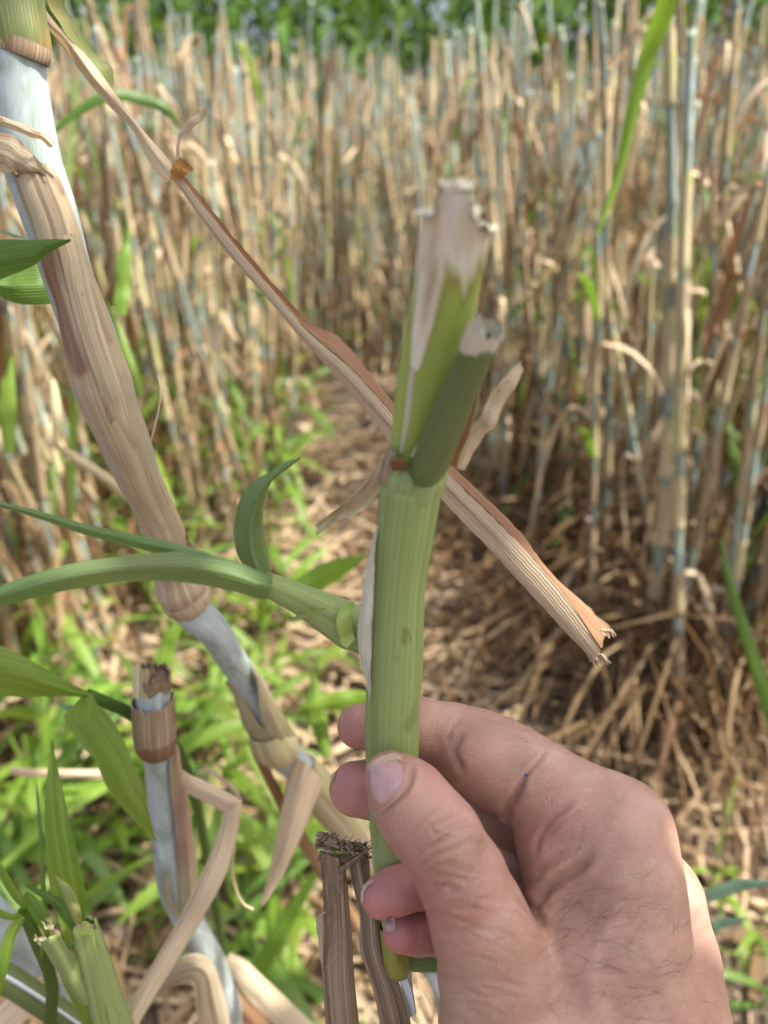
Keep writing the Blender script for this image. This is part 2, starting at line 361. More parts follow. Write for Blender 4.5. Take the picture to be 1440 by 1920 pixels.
# ------------------------------------------------------------------ the field: ground, stubble canes, green crop, litter, weeds
def build_ground():
    n = 120; xs = np.sign(np.linspace(-1, 1, n)) * np.abs(np.linspace(-1, 1, n)) ** 2.2 * 60
    X, Y = np.meshgrid(xs, xs + 1.0)
    near = np.exp(-(X ** 2 + (Y - 1) ** 2) / 30)
    Z = (np.sin(X * 3.1 + np.sin(Y * 2.3)) * .012 + np.sin(Y * 4.7 + X) * .01 + rng.normal(size=X.shape) * .008) * near
    mb = MB(); G = np.stack((X, Y, Z), 2); mb.grid(G, G[:, :, :2])
    o = part('ground', mb, M['soil'], None); o['kind'] = 'structure'; o['label'] = 'bare brown soil under straw litter'
build_ground()

def cane_nodes(rg, h, r0, lean):
    z, pts, nodes = 0.0, [(0, 0, -.03)], []
    x = y = 0.0; dx, dy = lean
    while z < h - .05:
        ln = rg.uniform(.10, .175) * (1 if z > .12 else .6)
        ln = min(ln, h - z)
        dx += rg.normal() * .018; dy += rg.normal() * .018
        x += dx * ln; y += dy * ln; z += ln; nodes.append((x, y, z)); pts.append((x, y, z))
    return np.array([(0, 0, 0)] + nodes)
def cane_proto(i, rg, near=True):
    h = rg.uniform(1.02, 1.34); r0 = rg.uniform(.0058, .0086)
    nd = cane_nodes(rg, h, r0, rg.normal(size=2) * .045); k = len(nd)
    root = thing('cane', '', 'cane')
    rad = lambda q: r0 * (1 - .38 * q)
    mb = MB(); P = []; Q = []
    for j in range(k - 1):
        a, b = nd[j], nd[j + 1]
        for t, s in ((0, 1.18), (.10, 1.0), (.9, .97), (.975, 1.06)):
            P.append(a + (b - a) * t); Q.append(rad((j + t) / (k - 1)) * s)
    P.append(nd[-1]); Q.append(rad(1))
    mb.tube(P, Q, 8, cap1=True, jag=.008, rg=rg)
    part('culm', mb, M['culm_far'], root)
    style = i % 4
    for j in range(0, k - 1):
        if rg.random() < ((.34 if style == 0 else .12) if j < k - 2 else .35): continue
        a, b = nd[j], nd[j + 1]; e = rg.uniform(.45, .95)
        rr = rad(j / (k - 1)); sm = MB()
        path = [a + (b - a) * t for t in (-.012, .03, .10, .35, .7 * e + .1, e)]
        sm.tube(path, [rr * 1.25, rr * 1.42, rr * 1.28, rr * 1.18, rr * 1.16, rr * 1.2], 8, jag=.012, rg=rg, lump=.05)
        mt = M['sheath_yel'] if (style == 1 and j > k // 3) or rg.random() < .2 else M['sheath']
        part('sheath', sm, mt, root)
        if rg.random() < (.30 if j < k - 2 else .2):
            lb = MB(); an = rg.uniform(0, 2 * math.pi); dr = np.array((math.cos(an), math.sin(an), 0)); ln = rg.uniform(.14, .42)
            up = rg.uniform(-.5, .7); s0 = path[-1]
            ts = np.linspace(0, 1, 9)
            spr = rg.uniform(.12, .5); pth = [s0 + dr * (rr + ln * (spr * t ** .8)) + np.array((0, 0, 1)) * ln * (up * t - (1.0 + up) * t * t) for t in ts]
            wd = rg.uniform(.009, .018) * np.array([.8, 1, 1, .95, .9, .8, .65, .5, .2])
            lb.ribbon(pth, wd, np.cross(dr, (0, 0, 1)), fold=.6, twist=np.linspace(0, rg.normal() * 2.5, 9), rg=rg)
            part('dry_leaf', lb, M['dryleaf_brn'] if rg.random() < .55 else M['dryleaf'], root)
    if style == 3:
        for q in range(4):
            lb = MB(); an = rg.uniform(0, 2 * math.pi); dr = np.array((math.cos(an), math.sin(an), 0)); ln = rg.uniform(.2, .4); s0 = nd[rg.integers(1, k - 1)]
            ts = np.linspace(0, 1, 9); pth = [s0 + dr * (rr + ln * .4 * t) + np.array((0, 0, 1)) * ln * (1.1 * t - .6 * t * t) for t in ts]
            lb.ribbon(pth, .016 * np.array([.6, .9, 1, 1, .9, .8, .6, .4, .1]), np.cross(dr, (0, 0, 1)), fold=.5, rg=rg)
            part('green_leaf', lb, M['leaf'], root)
    return root, h
NP = 14
protos = [cane_proto(i, np.random.default_rng(100 + i)) for i in range(NP)]
used = set()
STYLE = ['with bare joints', 'with yellowish sheaths', 'in brown sheaths', 'with green leaves']
REG = {'r': 'right of the path', 'l': 'left of the path', 'b': 'at the back of the stubble'}
def place_cane(i, x, y, rz, lx, ly, sc, label=None, group=None, fat=1.0):
    o0, h = protos[i]
    if i in used: o = copy_tree(o0)
    else: o = o0; used.add(i)
    o.location = (x, y, 0); o.rotation_euler = (lx, ly, rz); o.scale = (sc * fat, sc * fat, sc)
    if label is None:
        px = 720 + F * x / (y * math.cos(PITCH) + .2)
        cl = ('at the far left edge', 'behind the thick cane', 'just right of the thick cane', 'left of the dry leaf', 'behind the dry leaf', 'above the path', 'behind the held stem', 'right of the held stem', 'midway to the right edge', 'by the tall pale cane', 'near the right edge', 'at the right edge', 'cut by the right edge')[int(np.searchsorted((60, 170, 290, 400, 540, 690, 850, 980, 1120, 1250, 1330, 1400), px))]
        rw = ('front row', 'second row', 'third row', 'back row')[int(np.searchsorted((1.55, 2.1, 2.8), y))]
        label = f'blurred cane {STYLE[i % 4]}, {rw}, {cl}'
        group = f'canes {STYLE[i % 4]} in the {rw} {cl}'
    o['label'] = label
    if group: o['group'] = group
    elif 'group' in o: del o['group']
    return o

# canes that can be picked out one by one: top pixel, base pixel, distance of the base (by the ground), label
def ground_at(px, py):
    d = -CZ + CX * ((px - 720) / F) - CY * ((py - 960) / F)
    t = -CAM[2] / d[2]; return CAM + d * t
named = [
    ((1310, 40), (1205, 1330), 1, 'tall pale yellow cane near the right edge with a blue joint halfway up'),
    ((1420, 20), (1270, 1420), 1, 'cane at the right edge leaning outward beside the pale yellow one'),
    ((1170, 430), (1120, 1280), 3, 'greenish cane standing just left of the tall pale yellow one'),
    ((1060, 250), (990, 1080), 0, 'bent cane with a swollen straw joint behind the cut green tip'),
    ((1165, 20), (1130, 1200), 2, 'upright cane crossed by the long green leaf at the top right'),
    ((1330, 260), (1240, 1370), 0, 'grey-blue cane low on the right with its sheath fallen open'),
    ((200, 230), (395, 1010), 0, 'leaning cane with a blue joint right of the thick near cane'),
    ((300, 330), (400, 880), 2, 'cane with two blue joints left of the long dry leaf'),
    ((335, 60), (500, 800), 0, 'cane leaning right behind the long folded dry leaf'),
    ((10, 560), (140, 800), 1, 'short yellow-topped cane low at the left edge'),
]
for n_, (tp, bp, sty, lab) in enumerate(named):
    b = ground_at(*bp); i = [j for j in range(NP) if j % 4 == sty][(n_ + 1) % 3]
    h = protos[i][1]
    # the top lies on the ray through its pixel, at the cane's own length from its base
    d = -CZ + CX * ((tp[0] - 720) / F) - CY * ((tp[1] - 960) / F); d /= np.linalg.norm(d)
    ts = np.linspace(.3, 4, 400); pts = CAM + ts[:, None] * d; e = pts - b; ln = np.linalg.norm(e, axis=1)
    cost = np.hypot(e[:, 0], e[:, 1]) / ln + np.where(ln < h * .45, 3, 0) + np.where(ln > h * 1.25, 3, 0)
    q = int(np.argmin(cost)); v = e[q] / ln[q]
    sc = ln[q] / h
    o = place_cane(i, b[0], b[1], 0, 0, 0, sc, lab, fat=1.3)
    o.rotation_euler = Vector(v).to_track_quat('Z', 'Y').to_euler()
    if n_ in (0, 1, 4):                 # these canes have shed their rusty leaves
        for ch in kids(o):
            if ch.name.startswith('dry_leaf') and ch.data.materials[0] == M['dryleaf_brn']: bpy.data.objects.remove(ch)

def in_bed(x, y):                       # where cane stools stand: an open path runs up the middle, weeds hold the near left
    if y < .95: return False
    if x > 0: return x > .20 + max(0, 1.7 - y) * .38 + max(0, .10 * (2.2 - y))  if y < 3.1 else True
    edge = -.24 - max(0, 1.9 - y) * .45
    return x < edge if y < 3.0 else True
spots = []
g2 = np.random.default_rng(5)
for _ in range(60000):
    if len(spots) >= 620: break
    y = .95 + 4.6 * g2.random() ** 1.1; x = g2.uniform(-1, 1) * (.62 * y + .25)
    if not in_bed(x, y): continue
    if x < 0 and y < 2.2 and g2.random() < .5: continue
    if any((x - a) ** 2 + (y - b) ** 2 < .0045 for a, b in spots): continue
    spots.append((x, y))
cnt = 0; all_canes = []
for x, y in spots:
    for q in range(int(g2.integers(2, 5))):
        all_canes.append((x + g2.normal() * .04, y + g2.normal() * .04))
all_canes.sort(key=lambda p: p[0] ** 2 + p[1] ** 2)
MAXC = 286
for x, y in all_canes[:MAXC]:
    place_cane(int(g2.integers(0, NP)), x, y, g2.uniform(0, 6.28), *(g2.normal(size=2) * (.08 if g2.random() < .92 else .26)), g2.uniform(.78, 1.02))
def far_stubble():
    culm, sh, sy = MB(), MB(), MB(); g3 = np.random.default_rng(9)
    pos = list(all_canes[MAXC:])
    for _ in range(520):
        y = g3.uniform(4.2, 6.8); pos.append((g3.uniform(-1, 1) * (.62 * y + .4), y))
    for x, y in pos:
        h = g3.uniform(.92, 1.24); lx, ly = g3.normal(size=2) * (.08 if g3.random() < .9 else .3); r = g3.uniform(.0042, .0092); z = 0
        b = np.array((x, y, 0)); d = np.array((lx, ly, 1.0))
        culm.tube([b, b + d * h * .5, b + d * h], [r, r * .9, r * .7], 5, rg=g3)
        while z < h - .06:
            ln = g3.uniform(.11, .17)
            if g3.random() < .72: (sh if g3.random() < .65 else sy).tube([b + d * z, b + d * (z + .02), b + d * min(h, z + ln * g3.uniform(.55, .9))], [r * 1.55, r * 1.3, r * 1.25], 5, rg=g3)
            z += ln
    o = part('far_stubble_canes', culm, M['culm_far'], None); o['kind'] = 'stuff'; o['label'] = 'mass of far blurred canes'
    o = part('far_stubble_sheaths', sh, M['sheath'], None); o['kind'] = 'stuff'; o['label'] = 'straw sheaths on the far blurred canes'
    o = part('far_yellow_sheaths', sy, M['sheath_yel'], None); o['kind'] = 'stuff'; o['label'] = 'yellowish sheaths on the far blurred canes'
far_stubble()

def thatch():
    mb = MB(); g3 = np.random.default_rng(11)
    for _ in range(4600):
        x0, y0 = all_canes[int(g3.integers(0, len(all_canes)) * g3.random() ** .5)]
        ln = g3.uniform(.15, .5); an = g3.uniform(0, 6.28); dr = np.array((math.cos(an), math.sin(an), 0)); z0 = g3.uniform(.10, 1.0) * (1 if g3.random() < .3 else .5)
        pale = g3.random() < .0
        p0 = np.array((x0 + g3.normal() * .03, y0 + g3.normal() * .03, z0)); ts = np.linspace(0, 1, 6); up = g3.uniform(-.6, .4)
        dn = ln * (1.0 + up); sp_ = g3.uniform(.04, .4)
        pth = np.array([p0 + dr * ln * sp_ * t ** .8 + np.array((0, 0, 1)) * (ln * up * t - dn * t * t) for t in ts]); pth[:, 2] = np.maximum(pth[:, 2], .012)
        mb.ribbon(pth, g3.uniform(.006, .016) * np.array([.8, 1, 1, .9, .7, .2]), np.cross(dr, (0, 0, 1)), fold=.5, cols=2, twist=np.linspace(0, g3.normal() * 2.2, 6), rg=g3)
    o = part('dead_leaf_tangle', mb, M['thatch'], None); o['kind'] = 'stuff'; o['label'] = 'tangle of brown dead leaves hanging among the canes'
thatch()
def fallen():
    mb = MB(); g3 = np.random.default_rng(15)
    for _ in range(760):
        px, py = g3.uniform(830, 1500), g3.uniform(900, 1480)
        if py > 1100 + (px - 800) * .9: continue
        b = ground_at(px, py); ln = g3.uniform(.25, .7); an = g3.uniform(0, 6.28); dr = np.array((math.cos(an), math.sin(an), 0)); top = g3.uniform(.03, .30) * (1 if px > 1050 else .5)
        s_ = np.array((-dr[1], dr[0], 0)); cv = g3.normal() * .3; ts = np.linspace(0, 1, 9)
        pth = np.array([b + dr * ln * (t - .5) + s_ * ln * cv * (t - .5) ** 2 + np.array((0, 0, 1)) * (.01 + top * 4 * t * (1 - t) + g3.normal() * .006) for t in ts])
        mb.ribbon(pth, g3.uniform(.004, .011) * np.array([.5, .8, 1, 1, 1, .9, .8, .6, .2]), s_, fold=.6, cols=2, twist=np.linspace(0, g3.normal() * 2, 9), rg=g3)
    o = part('fallen_leaf_tangle', mb, M['thatch'], None); o['kind'] = 'stuff'; o['label'] = 'tangle of fallen brown leaves at the foot of the right-hand canes'
fallen()
def pale_shreds():
    mb = MB(); g3 = np.random.default_rng(17)
    for _ in range(1500):
        x0, y0 = all_canes[int(g3.integers(0, len(all_canes)))]; ln = g3.uniform(.12, .42); an = g3.uniform(0, 6.28); dr = np.array((math.cos(an), math.sin(an), 0)); z0 = g3.uniform(.3, 1.12)
        p0 = np.array((x0 + g3.normal() * .02, y0 + g3.normal() * .02, z0)); ts = np.linspace(0, 1, 7); up = g3.uniform(-.9, .9); sp_ = g3.uniform(.05, .6); k_ = g3.uniform(.35, .75)
        pth = np.array([p0 + dr * ln * sp_ * t + np.array((0, 0, 1)) * ln * (up * min(t, k_) - (1.0 if t > k_ else .2) * max(0, t - k_ * .6) * (1 + up)) for t in ts])
        mb.ribbon(pth, g3.uniform(.006, .018) * np.array([.7, 1, 1, .9, .8, .6, .15]), np.cross(dr, (0, 0, 1)), fold=.6, cols=2, twist=np.linspace(0, g3.normal() * 2.4, 7), rg=g3)
    o = part('dead_leaf_shreds', mb, M['straw'], None); o['kind'] = 'stuff'; o['label'] = 'pale shreds of dead leaf hanging on the canes'
pale_shreds()
def green_blades():
    mb = MB(); g3 = np.random.default_rng(16)
    for _ in range(900):
        x0, y0 = all_canes[int(g3.integers(0, len(all_canes)))]; ln = g3.uniform(.18, .5); an = g3.uniform(0, 6.28); dr = np.array((math.cos(an), math.sin(an), 0))
        if x0 > 0 and g3.random() < .35: continue
        p0 = np.array((x0 + g3.normal() * .05, y0 + g3.normal() * .05, g3.uniform(.0, .75))); ts = np.linspace(0, 1, 8); sp_ = g3.uniform(.1, .6); dn = g3.uniform(.1, .9)
        pth = np.array([p0 + dr * ln * sp_ * t + np.array((0, 0, 1)) * ln * (1.1 * t - dn * t * t) for t in ts])
        mb.ribbon(pth, g3.uniform(.008, .018) * np.array([.5, .8, 1, 1, .9, .75, .5, .06]), np.cross(dr, (0, 0, 1)), fold=.5, cols=2, twist=np.linspace(0, g3.normal(), 8), rg=g3)
    o = part('green_regrowth', mb, M['leaf'], None); o['kind'] = 'stuff'; o['label'] = 'green blades of regrowth among the canes'
green_blades()
def litter():
    mb, mb2 = MB(), MB(); g3 = np.random.default_rng(12)
    for k in range(5600):
        y = .1 + 4.2 * g3.random() ** 1.3; x = g3.uniform(-1, 1) * (.7 * y + .35)
        if x > .22 and y < 1.25 and g3.random() < .55: continue
        ln = g3.uniform(.06, .42); an = g3.normal() * .9 + (0 if g3.random() < .6 else 1.57); z = abs(g3.normal()) * .018 + .006
        d = np.array((math.cos(an), math.sin(an), g3.normal() * .09)); b = np.array((x, y, z)); s = np.array((-d[1], d[0], 0))
        ts = np.linspace(-.5, .5, 5); bend = g3.normal() * .15
        pth = np.array([b + d * ln * t + s * ln * bend * t * t * 2 for t in ts]); pth[:, 2] = np.maximum(pth[:, 2], .006)
        if g3.random() < .3:
            ln = g3.uniform(.04, .13); pth = np.array([b + d * ln * t + s * ln * bend * t * t for t in ts]); pth[:, 2] = np.maximum(pth[:, 2], .006)
            (mb2 if g3.random() < .6 else mb).ribbon(pth, g3.uniform(.010, .026) * np.array([.5, 1, .9, 1, .3]), s, fold=g3.uniform(-.3, .6), rg=g3, twist=np.linspace(0, g3.normal() * .6, 5)); continue
        if g3.random() < .7: (mb2 if g3.random() < .3 else mb).ribbon(pth, g3.uniform(.003, .012) * np.array([.6, 1, 1, 1, .4]), s, fold=.5, rg=g3, twist=np.linspace(0, g3.normal(), 5))
        else: mb.tube(pth, g3.uniform(.002, .006), 5, rg=g3)
    o = part('straw_litter', mb, M['straw'], None); o['kind'] = 'stuff'; o['label'] = 'dry straw and dead leaves strewn over the soil'
    o = part('leaf_litter', mb2, M['thatch'], None); o['kind'] = 'stuff'; o['label'] = 'broken brown leaves among the straw on the soil'
litter()

def crop_proto(i):
    g3 = np.random.default_rng(300 + i); h = g3.uniform(2.5, 3.0)
    root = thing('crop_plant', 'tall dark green leafy crop plant in the row behind the stubble', 'crop plant', group='tall green crop plants behind the stubble')
    st = MB(); st.tube([(0, 0, -.02), (.02, 0, h * .5), (0, .03, h * .85)], [.014, .011, .006], 7, rg=g3); part('stem', st, M['leaf'], root)
    lb = MB()
    for q in range(17):
        z = h * (.12 + .78 * q / 17); an = q * 2.4 + g3.normal() * .4; dr = np.array((math.cos(an), math.sin(an), 0)); ln = g3.uniform(.55, .95) * (1 - .25 * q / 17)
        ts = np.linspace(0, 1, 11); up = g3.uniform(.7, 1.0)
        pth = [np.array((0, 0, z)) + dr * ln * .75 * t + np.array((0, 0, 1)) * ln * (up * t - g3.uniform(.95, 1.0) * 1.15 * t * t) for t in ts]
        lb.ribbon(pth, g3.uniform(.05, .075) * np.sin(np.pi * (ts * .93 + .07)) ** .6, np.cross(dr, (0, 0, 1)), fold=.35, cols=2, twist=np.linspace(0, g3.normal() * .8, 11), rg=g3)
    o = part('leaf_blades', lb, M['crop'], root); o['kind'] = 'stuff'
    return root
crops = [crop_proto(i) for i in range(5)]
g4 = np.random.default_rng(21); cn = 0
def place_crop(i, x, y, rz, sc, label=None, group=None):
    global cn
    o = crops[i] if i not in used_crop else copy_tree(crops[i]); used_crop.add(i)
    o.location = (x, y, 0); o.rotation_euler = (0, 0, rz); o.scale = (sc,) * 3
    if label: o['label'] = label
    if group: o['group'] = group
    return o
used_crop = set()
for row, yy in enumerate((6.9, 7.4, 8.0)):
    for x in np.arange(-5.6, 5.7, .30):
        cl = ('at the far left', 'left of the middle', 'above the middle', 'right of the middle', 'at the far right')[int(np.searchsorted((-2.6, -.9, .9, 2.6), x))]; rw = ('first', 'second', 'third')[row]
        place_crop(int(g4.integers(0, 5)), x + g4.normal() * .08, yy + g4.normal() * .12, g4.uniform(0, 6.28), g4.uniform(.85, 1.1),
            f'tall dark green crop plant in the {rw} row behind the stubble, {cl}', f'green crop plants, {rw} row, {cl}')
def far_crop():
    lb = MB(); g3 = np.random.default_rng(31)
    for _ in range(7500):
        y = g3.uniform(8.5, 11); x = g3.uniform(-8.5, 8.5); z = g3.uniform(.05, 3.3); an = g3.uniform(0, 6.28); dr = np.array((math.cos(an), math.sin(an), 0)); ln = g3.uniform(.5, .9)
        ts = np.linspace(0, 1, 6)
        pth = [np.array((x, y, z)) + dr * ln * .7 * t + np.array((0, 0, 1)) * ln * (.8 * t - 1.1 * t * t) for t in ts]
        lb.ribbon(pth, .075 * np.array([.5, 1, 1, .9, .6, .1]), np.cross(dr, (0, 0, 1)), fold=.35, cols=2, rg=g3)
    o = part('far_green_crop', lb, M['crop'], None); o['kind'] = 'stuff'; o['label'] = 'dark mass of green crop beyond the first rows'
far_crop()

# weeds: young grass-like plants with broad blades
def weed_proto(i):
    g3 = np.random.default_rng(400 + i); root = thing('weed', '', 'weed plant'); h = g3.uniform(.12, .26)
    st = MB(); st.tube([(0, 0, -.01), (.005, 0, h * .5), (0, .01, h)], [.0025, .002, .0012], 5, rg=g3); part('stem', st, M['leaf_lime'], root)
    for q in range(int(g3.integers(5, 8))):
        z = h * (.15 + .8 * q / 7); an = q * 2.5 + g3.normal() * .5; dr = np.array((math.cos(an), math.sin(an), 0)); ln = g3.uniform(.10, .20)
        ts = np.linspace(0, 1, 9); up = g3.uniform(.35, 1.0); dn = g3.uniform(.3, 1.0)
        pth = [np.array((0, 0, z)) + dr * ln * .85 * t + np.array((0, 0, 1)) * ln * (up * t - dn * t * t) for t in ts]
        lb = MB(); lb.ribbon(pth, g3.uniform(.010, .018) * np.sin(np.pi * (ts * .9 + .1)) ** .7, np.cross(dr, (0, 0, 1)), fold=.4, cols=2, rg=g3, twist=np.linspace(0, g3.normal() * .6, 9))
        part('leaf', lb, M['weed'] if i % 2 else (M['leaf'], M['leaf_lime'], M['weed'])[i // 2 % 3], root)
    return root
weeds = [weed_proto(i) for i in range(6)]; usedw = set(); g5 = np.random.default_rng(41)
WL_ = ['bright green weed with broad pointed blades growing in the straw left of the hand', 'small green weed among the dry canes', 'green weed on the bare ground at the lower right']
def place_weed(x, y, sc):
    i = int(g5.integers(0, 6)); o = weeds[i] if i not in usedw else copy_tree(weeds[i]); usedw.add(i)
    o.location = (x, y, 0); o.rotation_euler = (g5.normal() * .12, g5.normal() * .12, g5.uniform(0, 6.28)); o.scale = (sc,) * 3
    dp = y * math.cos(PITCH) + .95 * math.sin(PITCH); px = 720 + F * x / dp
    cl = ('at the far left edge', 'left of the thick cane', 'by the foot of the thick cane', 'behind the side shoot of the held stem', 'at the left of the path', 'behind the held stem', 'right of the held stem', 'at the foot of the right-hand canes', 'at the right edge')[int(np.searchsorted((60, 190, 320, 430, 560, 800, 1000, 1250), px))]
    rw = ('at the lower right', 'in front of the canes', 'among the front canes', 'deep among the canes')[int(np.searchsorted((1.0, 1.6, 2.2), y))]
    o['label'] = f'green weed {rw}, {cl}' if sc < 1.6 else f'tall green weed {rw}, {cl}'; o['group'] = o['label'].replace('weed', 'weeds')
    return o
n_ = 0
while n_ < 52:
    px, py = g5.uniform(-60, 640), 840 + 1060 * g5.random() ** 1.15
    if px > 420 and py < 1000: continue
    p = ground_at(px, py)
    o = place_weed(p[0], p[1], g5.uniform(.9, 1.5)); n_ += 1
    w_ = ('at the left edge', 'left of the cut stub', 'behind the cut stub', 'just right of the cut stub', 'left of the dry stub', 'by the fingertips')[int(np.searchsorted((60, 220, 340, 450, 570), px))]; v_ = ('farthest', 'far', 'middling', 'near', 'nearest')[int(np.searchsorted((1000, 1200, 1420, 1650), py))]
    o['label'] = f'bright green {v_} weed with broad pointed blades, {w_}'; o['group'] = f'{v_} weeds {w_}'
for _ in range(64):
    y = g5.uniform(1.35, 3.0); place_weed(-g5.uniform(.16 + .06 * y, .42 * y + .1) if g5.random() < .8 else g5.uniform(.25, 1.2), y, g5.uniform(1.1, 2.1))
for px, py in ((1420, 1900), (1380, 1840), (1330, 1690), (1180, 1300)):
    p = ground_at(px, py); place_weed(p[0], p[1], g5.uniform(.6, .9))

# crop plants added unseen right of the lens to shade and dapple the hand
def added_shade_plant(i, x, y, rz):
    g3 = np.random.default_rng(500 + i); h = 2.25
    root = thing('crop_plant', ('added unseen crop plant that shades the hand, nearest to it', 'added unseen crop plant that shades the hand, further forward', 'added unseen crop plant that shades the hand, set back', 'added unseen crop plant that shades the hand, furthest forward on the right', 'added unseen crop plant that shades the hand, right behind the lens')[i], 'crop plant', (x, y, 0), 'added unseen crop plants that shade the hand')
    st = MB(); st.tube([(x, y, -.02), (x + .02, y, h * .5), (x, y + .03, h * .9)], [.014, .011, .006], 8, rg=g3); part('stem', st, M['leaf'], root)
    nl = (5, 4, 14, 15)[i]
    for q in range(nl):
        z = 1.32 + .85 * q / (nl - 1); an = rz + q * 2.4 + g3.normal() * .4; dr = np.array((math.cos(an), math.sin(an), 0)); ln = g3.uniform(.45, .8)
        ts = np.linspace(0, 1, 11); up = g3.uniform(.6, .9)
        pth = [np.array((x, y, z)) + dr * ln * .8 * t + np.array((0, 0, 1)) * ln * (up * t - .85 * t * t) for t in ts]
        lb = MB(); lb.ribbon(pth, g3.uniform(.055, .08) * np.sin(np.pi * (ts * .93 + .07)) ** .6, np.cross(dr, (0, 0, 1)), fold=.35, cols=2, twist=np.linspace(0, g3.normal() * .6, 11), rg=g3)
        part('leaf', lb, M['crop'], root)
for i_, (x_, y_) in enumerate(((.62, .12), (.64, .44), (.48, -.14), (.40, .0))): added_shade_plant(i_, x_, y_, i_ * 1.3)
# ------------------------------------------------------------------ near plants, traced at their own distances
HS = 1.1
def lean(py, d): return d - max(0.0, 880 - py) * 4.2e-5 if d < .178 else d     # the held stalk tips towards the lens above its fork
def PT(pts): return np.array([at(p[0], p[1], lean(p[1], p[2])) for p in pts])
def chain(pts, n):                      # smooth chain of (px, py, d, radius px) -> points and radii in metres
    q = catmull(np.array(pts, float)[:, [0, 1, 2, 3]] * np.array((1, 1, 1500, 1)), n); q[:, 2] /= 1500; q[:, 2] = [lean(a, b) for a, b in q[:, 1:3]]
    return np.array([at(*r[:3]) for r in q]), q[:, 3] * q[:, 2] / F
def ptube(mb, pts, n=24, seg=20, flat=1.0, **k):
    P, r = chain(pts, n); mb.tube(P, r * flat, seg, rad2=r, ref=CZ, **k); return mb
def prails(mb, rails, hs=1.0, **k):
    mb.rails([PT([(a, b, c * hs) for a, b, c in r]) for r in rails], **k); return mb
def fray(mb, px, py, d, wpx, hpx, n, rg, ang=0.0, thick=.00022):
    d = lean(py, d)
    for _ in range(n):
        x = px + rg.uniform(-.5, .5) * wpx; a = ang + rg.normal() * .35; L_ = hpx * rg.uniform(.35, 1.0); dd = d + rg.uniform(-1, 1) * wpx * .3 * d / F
        p = [at(x, py, dd), at(x + math.sin(a) * L_ * .5, py - math.cos(a) * L_ * .5, dd), at(x + math.sin(a + rg.normal() * .3) * L_, py - math.cos(a) * L_, dd + rg.normal() * .0006)]
        mb.tube(p, [thick * 1.4, thick, thick * .4], 4, rg=rg)
fg = np.random.default_rng(77)

# --- the cut green stem held in the hand
held = thing('cut_stalk', 'cut fresh green stem pinched upright between thumb and fingers, torn pale tip', 'plant stem', at(745, 1800, .196 * HS))
HA = [(747, 1812, .197), (737, 1700, .192), (734, 1600, .187), (735, 1420, .178), (736, 1330, .174), (741, 1250, .1705), (749, 1100, .1635), (761, 990, .158), (772, 905, .1535)]
HW = [(21, ), (25,), (36,), (49,), (51,), (52,), (49,), (55,), (58,)]
HL = [(a, b, c * HS, w_[0]) for (a, b, c), w_ in zip(HA, HW)]
mb = MB(); ptube(mb, HL, 70, 48, lump=.012, cap0=True, cap1=True); part('stem', mb, M['green_stem'], held)
mb = MB(); ptube(mb, [(744, 1822, .1978 * HS, 22), (744, 1800, .1965 * HS, 26), (741, 1765, .195 * HS, 27), (738, 1735, .1935 * HS, 27)], 12, 20, cap0=True, lump=.05); part('stem_base', mb, M['yellow_stem'], held, 'yellowing stem base')
mb = MB(); ptube(mb, [(762, 1800, .2005 * HS, 17), (790, 1801, .201 * HS, 17), (830, 1802, .202 * HS, 17)], 8, 14, cap1=True, cap0=True, lump=.1); part('side_stub', mb, M['green_stem'], held)
mb = MB(); prails(mb, [[(742, 1818, .199), (756, 1850, .2), (772, 1905, .202)], [(754, 1816, .197), (768, 1850, .1985), (778, 1900, .2)], [(768, 1812, .199), (770, 1850, .2), (776, 1898, .202)]], hs=HS, n=12, sub=3)
part('white_stub', mb, M['white_pith'], held, 'whitish broken stub under the stem', thick=.0012)
# node swelling at the fork
mb = MB(); ptube(mb, [(772, 915, .154 * HS, 58), (778, 890, .1525 * HS, 61), (781, 872, .1515 * HS, 58), (783, 862, .151 * HS, 50)], 10, 30, cap1=True, lump=.05); part('node', mb, M['green_stem'], held)
# upper leaf sheath, flattened, cut open at the top
UA = [(778, 880, .1525, 46), (786, 800, .149, 50), (799, 720, .1455, 54), (818, 640, .142, 62), (833, 560, .1385, 62), (845, 490, .1355, 64), (853, 440, .1335, 66), (858, 390, .131, 66), (862, 335, .1285, 62)]
UL = [(a, b, c * HS, r) for a, b, c, r in UA]
mb = MB(); ptube(mb, UL, 90, 72, flat=.55, jag=.0016, lump=.02); 
V_ = np.vstack(mb.v) - CAM; z_ = -(V_ @ CZ); vx, vy = 720 + V_ @ CX / z_ * F, 960 - V_ @ CY / z_ * F
prof = np.interp(vx, (780, 787, 798, 812, 826, 838, 852, 866, 880, 886, 890, 900, 912, 922, 932), (396, 390, 410, 404, 372, 352, 346, 340, 352, 372, 414, 424, 420, 436, 470)) + np.repeat(fg.uniform(-7, 7, (1, 72)), 90, 0).ravel() * (np.arange(len(vx)) >= 0)
cl_ = vy < prof; rel = np.linspace(0, 1, 90).repeat(72)
ny = np.where(cl_, prof, vy); mb.v = [np.array([at(a, b, c) for a, b, c in zip(vx, ny, z_)])]
us = part('upper_sheath', mb, M['sheath_tip'], held)
V_ = np.vstack(mb.v) - CAM; z_ = -(V_ @ CZ); vx, vy = 720 + V_ @ CX / z_ * F, 960 - V_ @ CY / z_ * F
tip_ = np.clip((512 + 22 * np.sin(vx * .11) + 10 * np.sin(vx * .29 + 1) - vy) / 110 + .5, 0, 1)
cs_ = np.interp(vy, (400, 520, 600, 690), (818, 808, 794, 778)); hw_ = np.interp(vy, (400, 520, 600, 690, 700), (30, 24, 19, 9, 0))
str_ = np.clip(1.1 - np.abs(vx - cs_) / np.maximum(hw_, 1e-3) * .62, 0, 1) * (hw_ > 0)
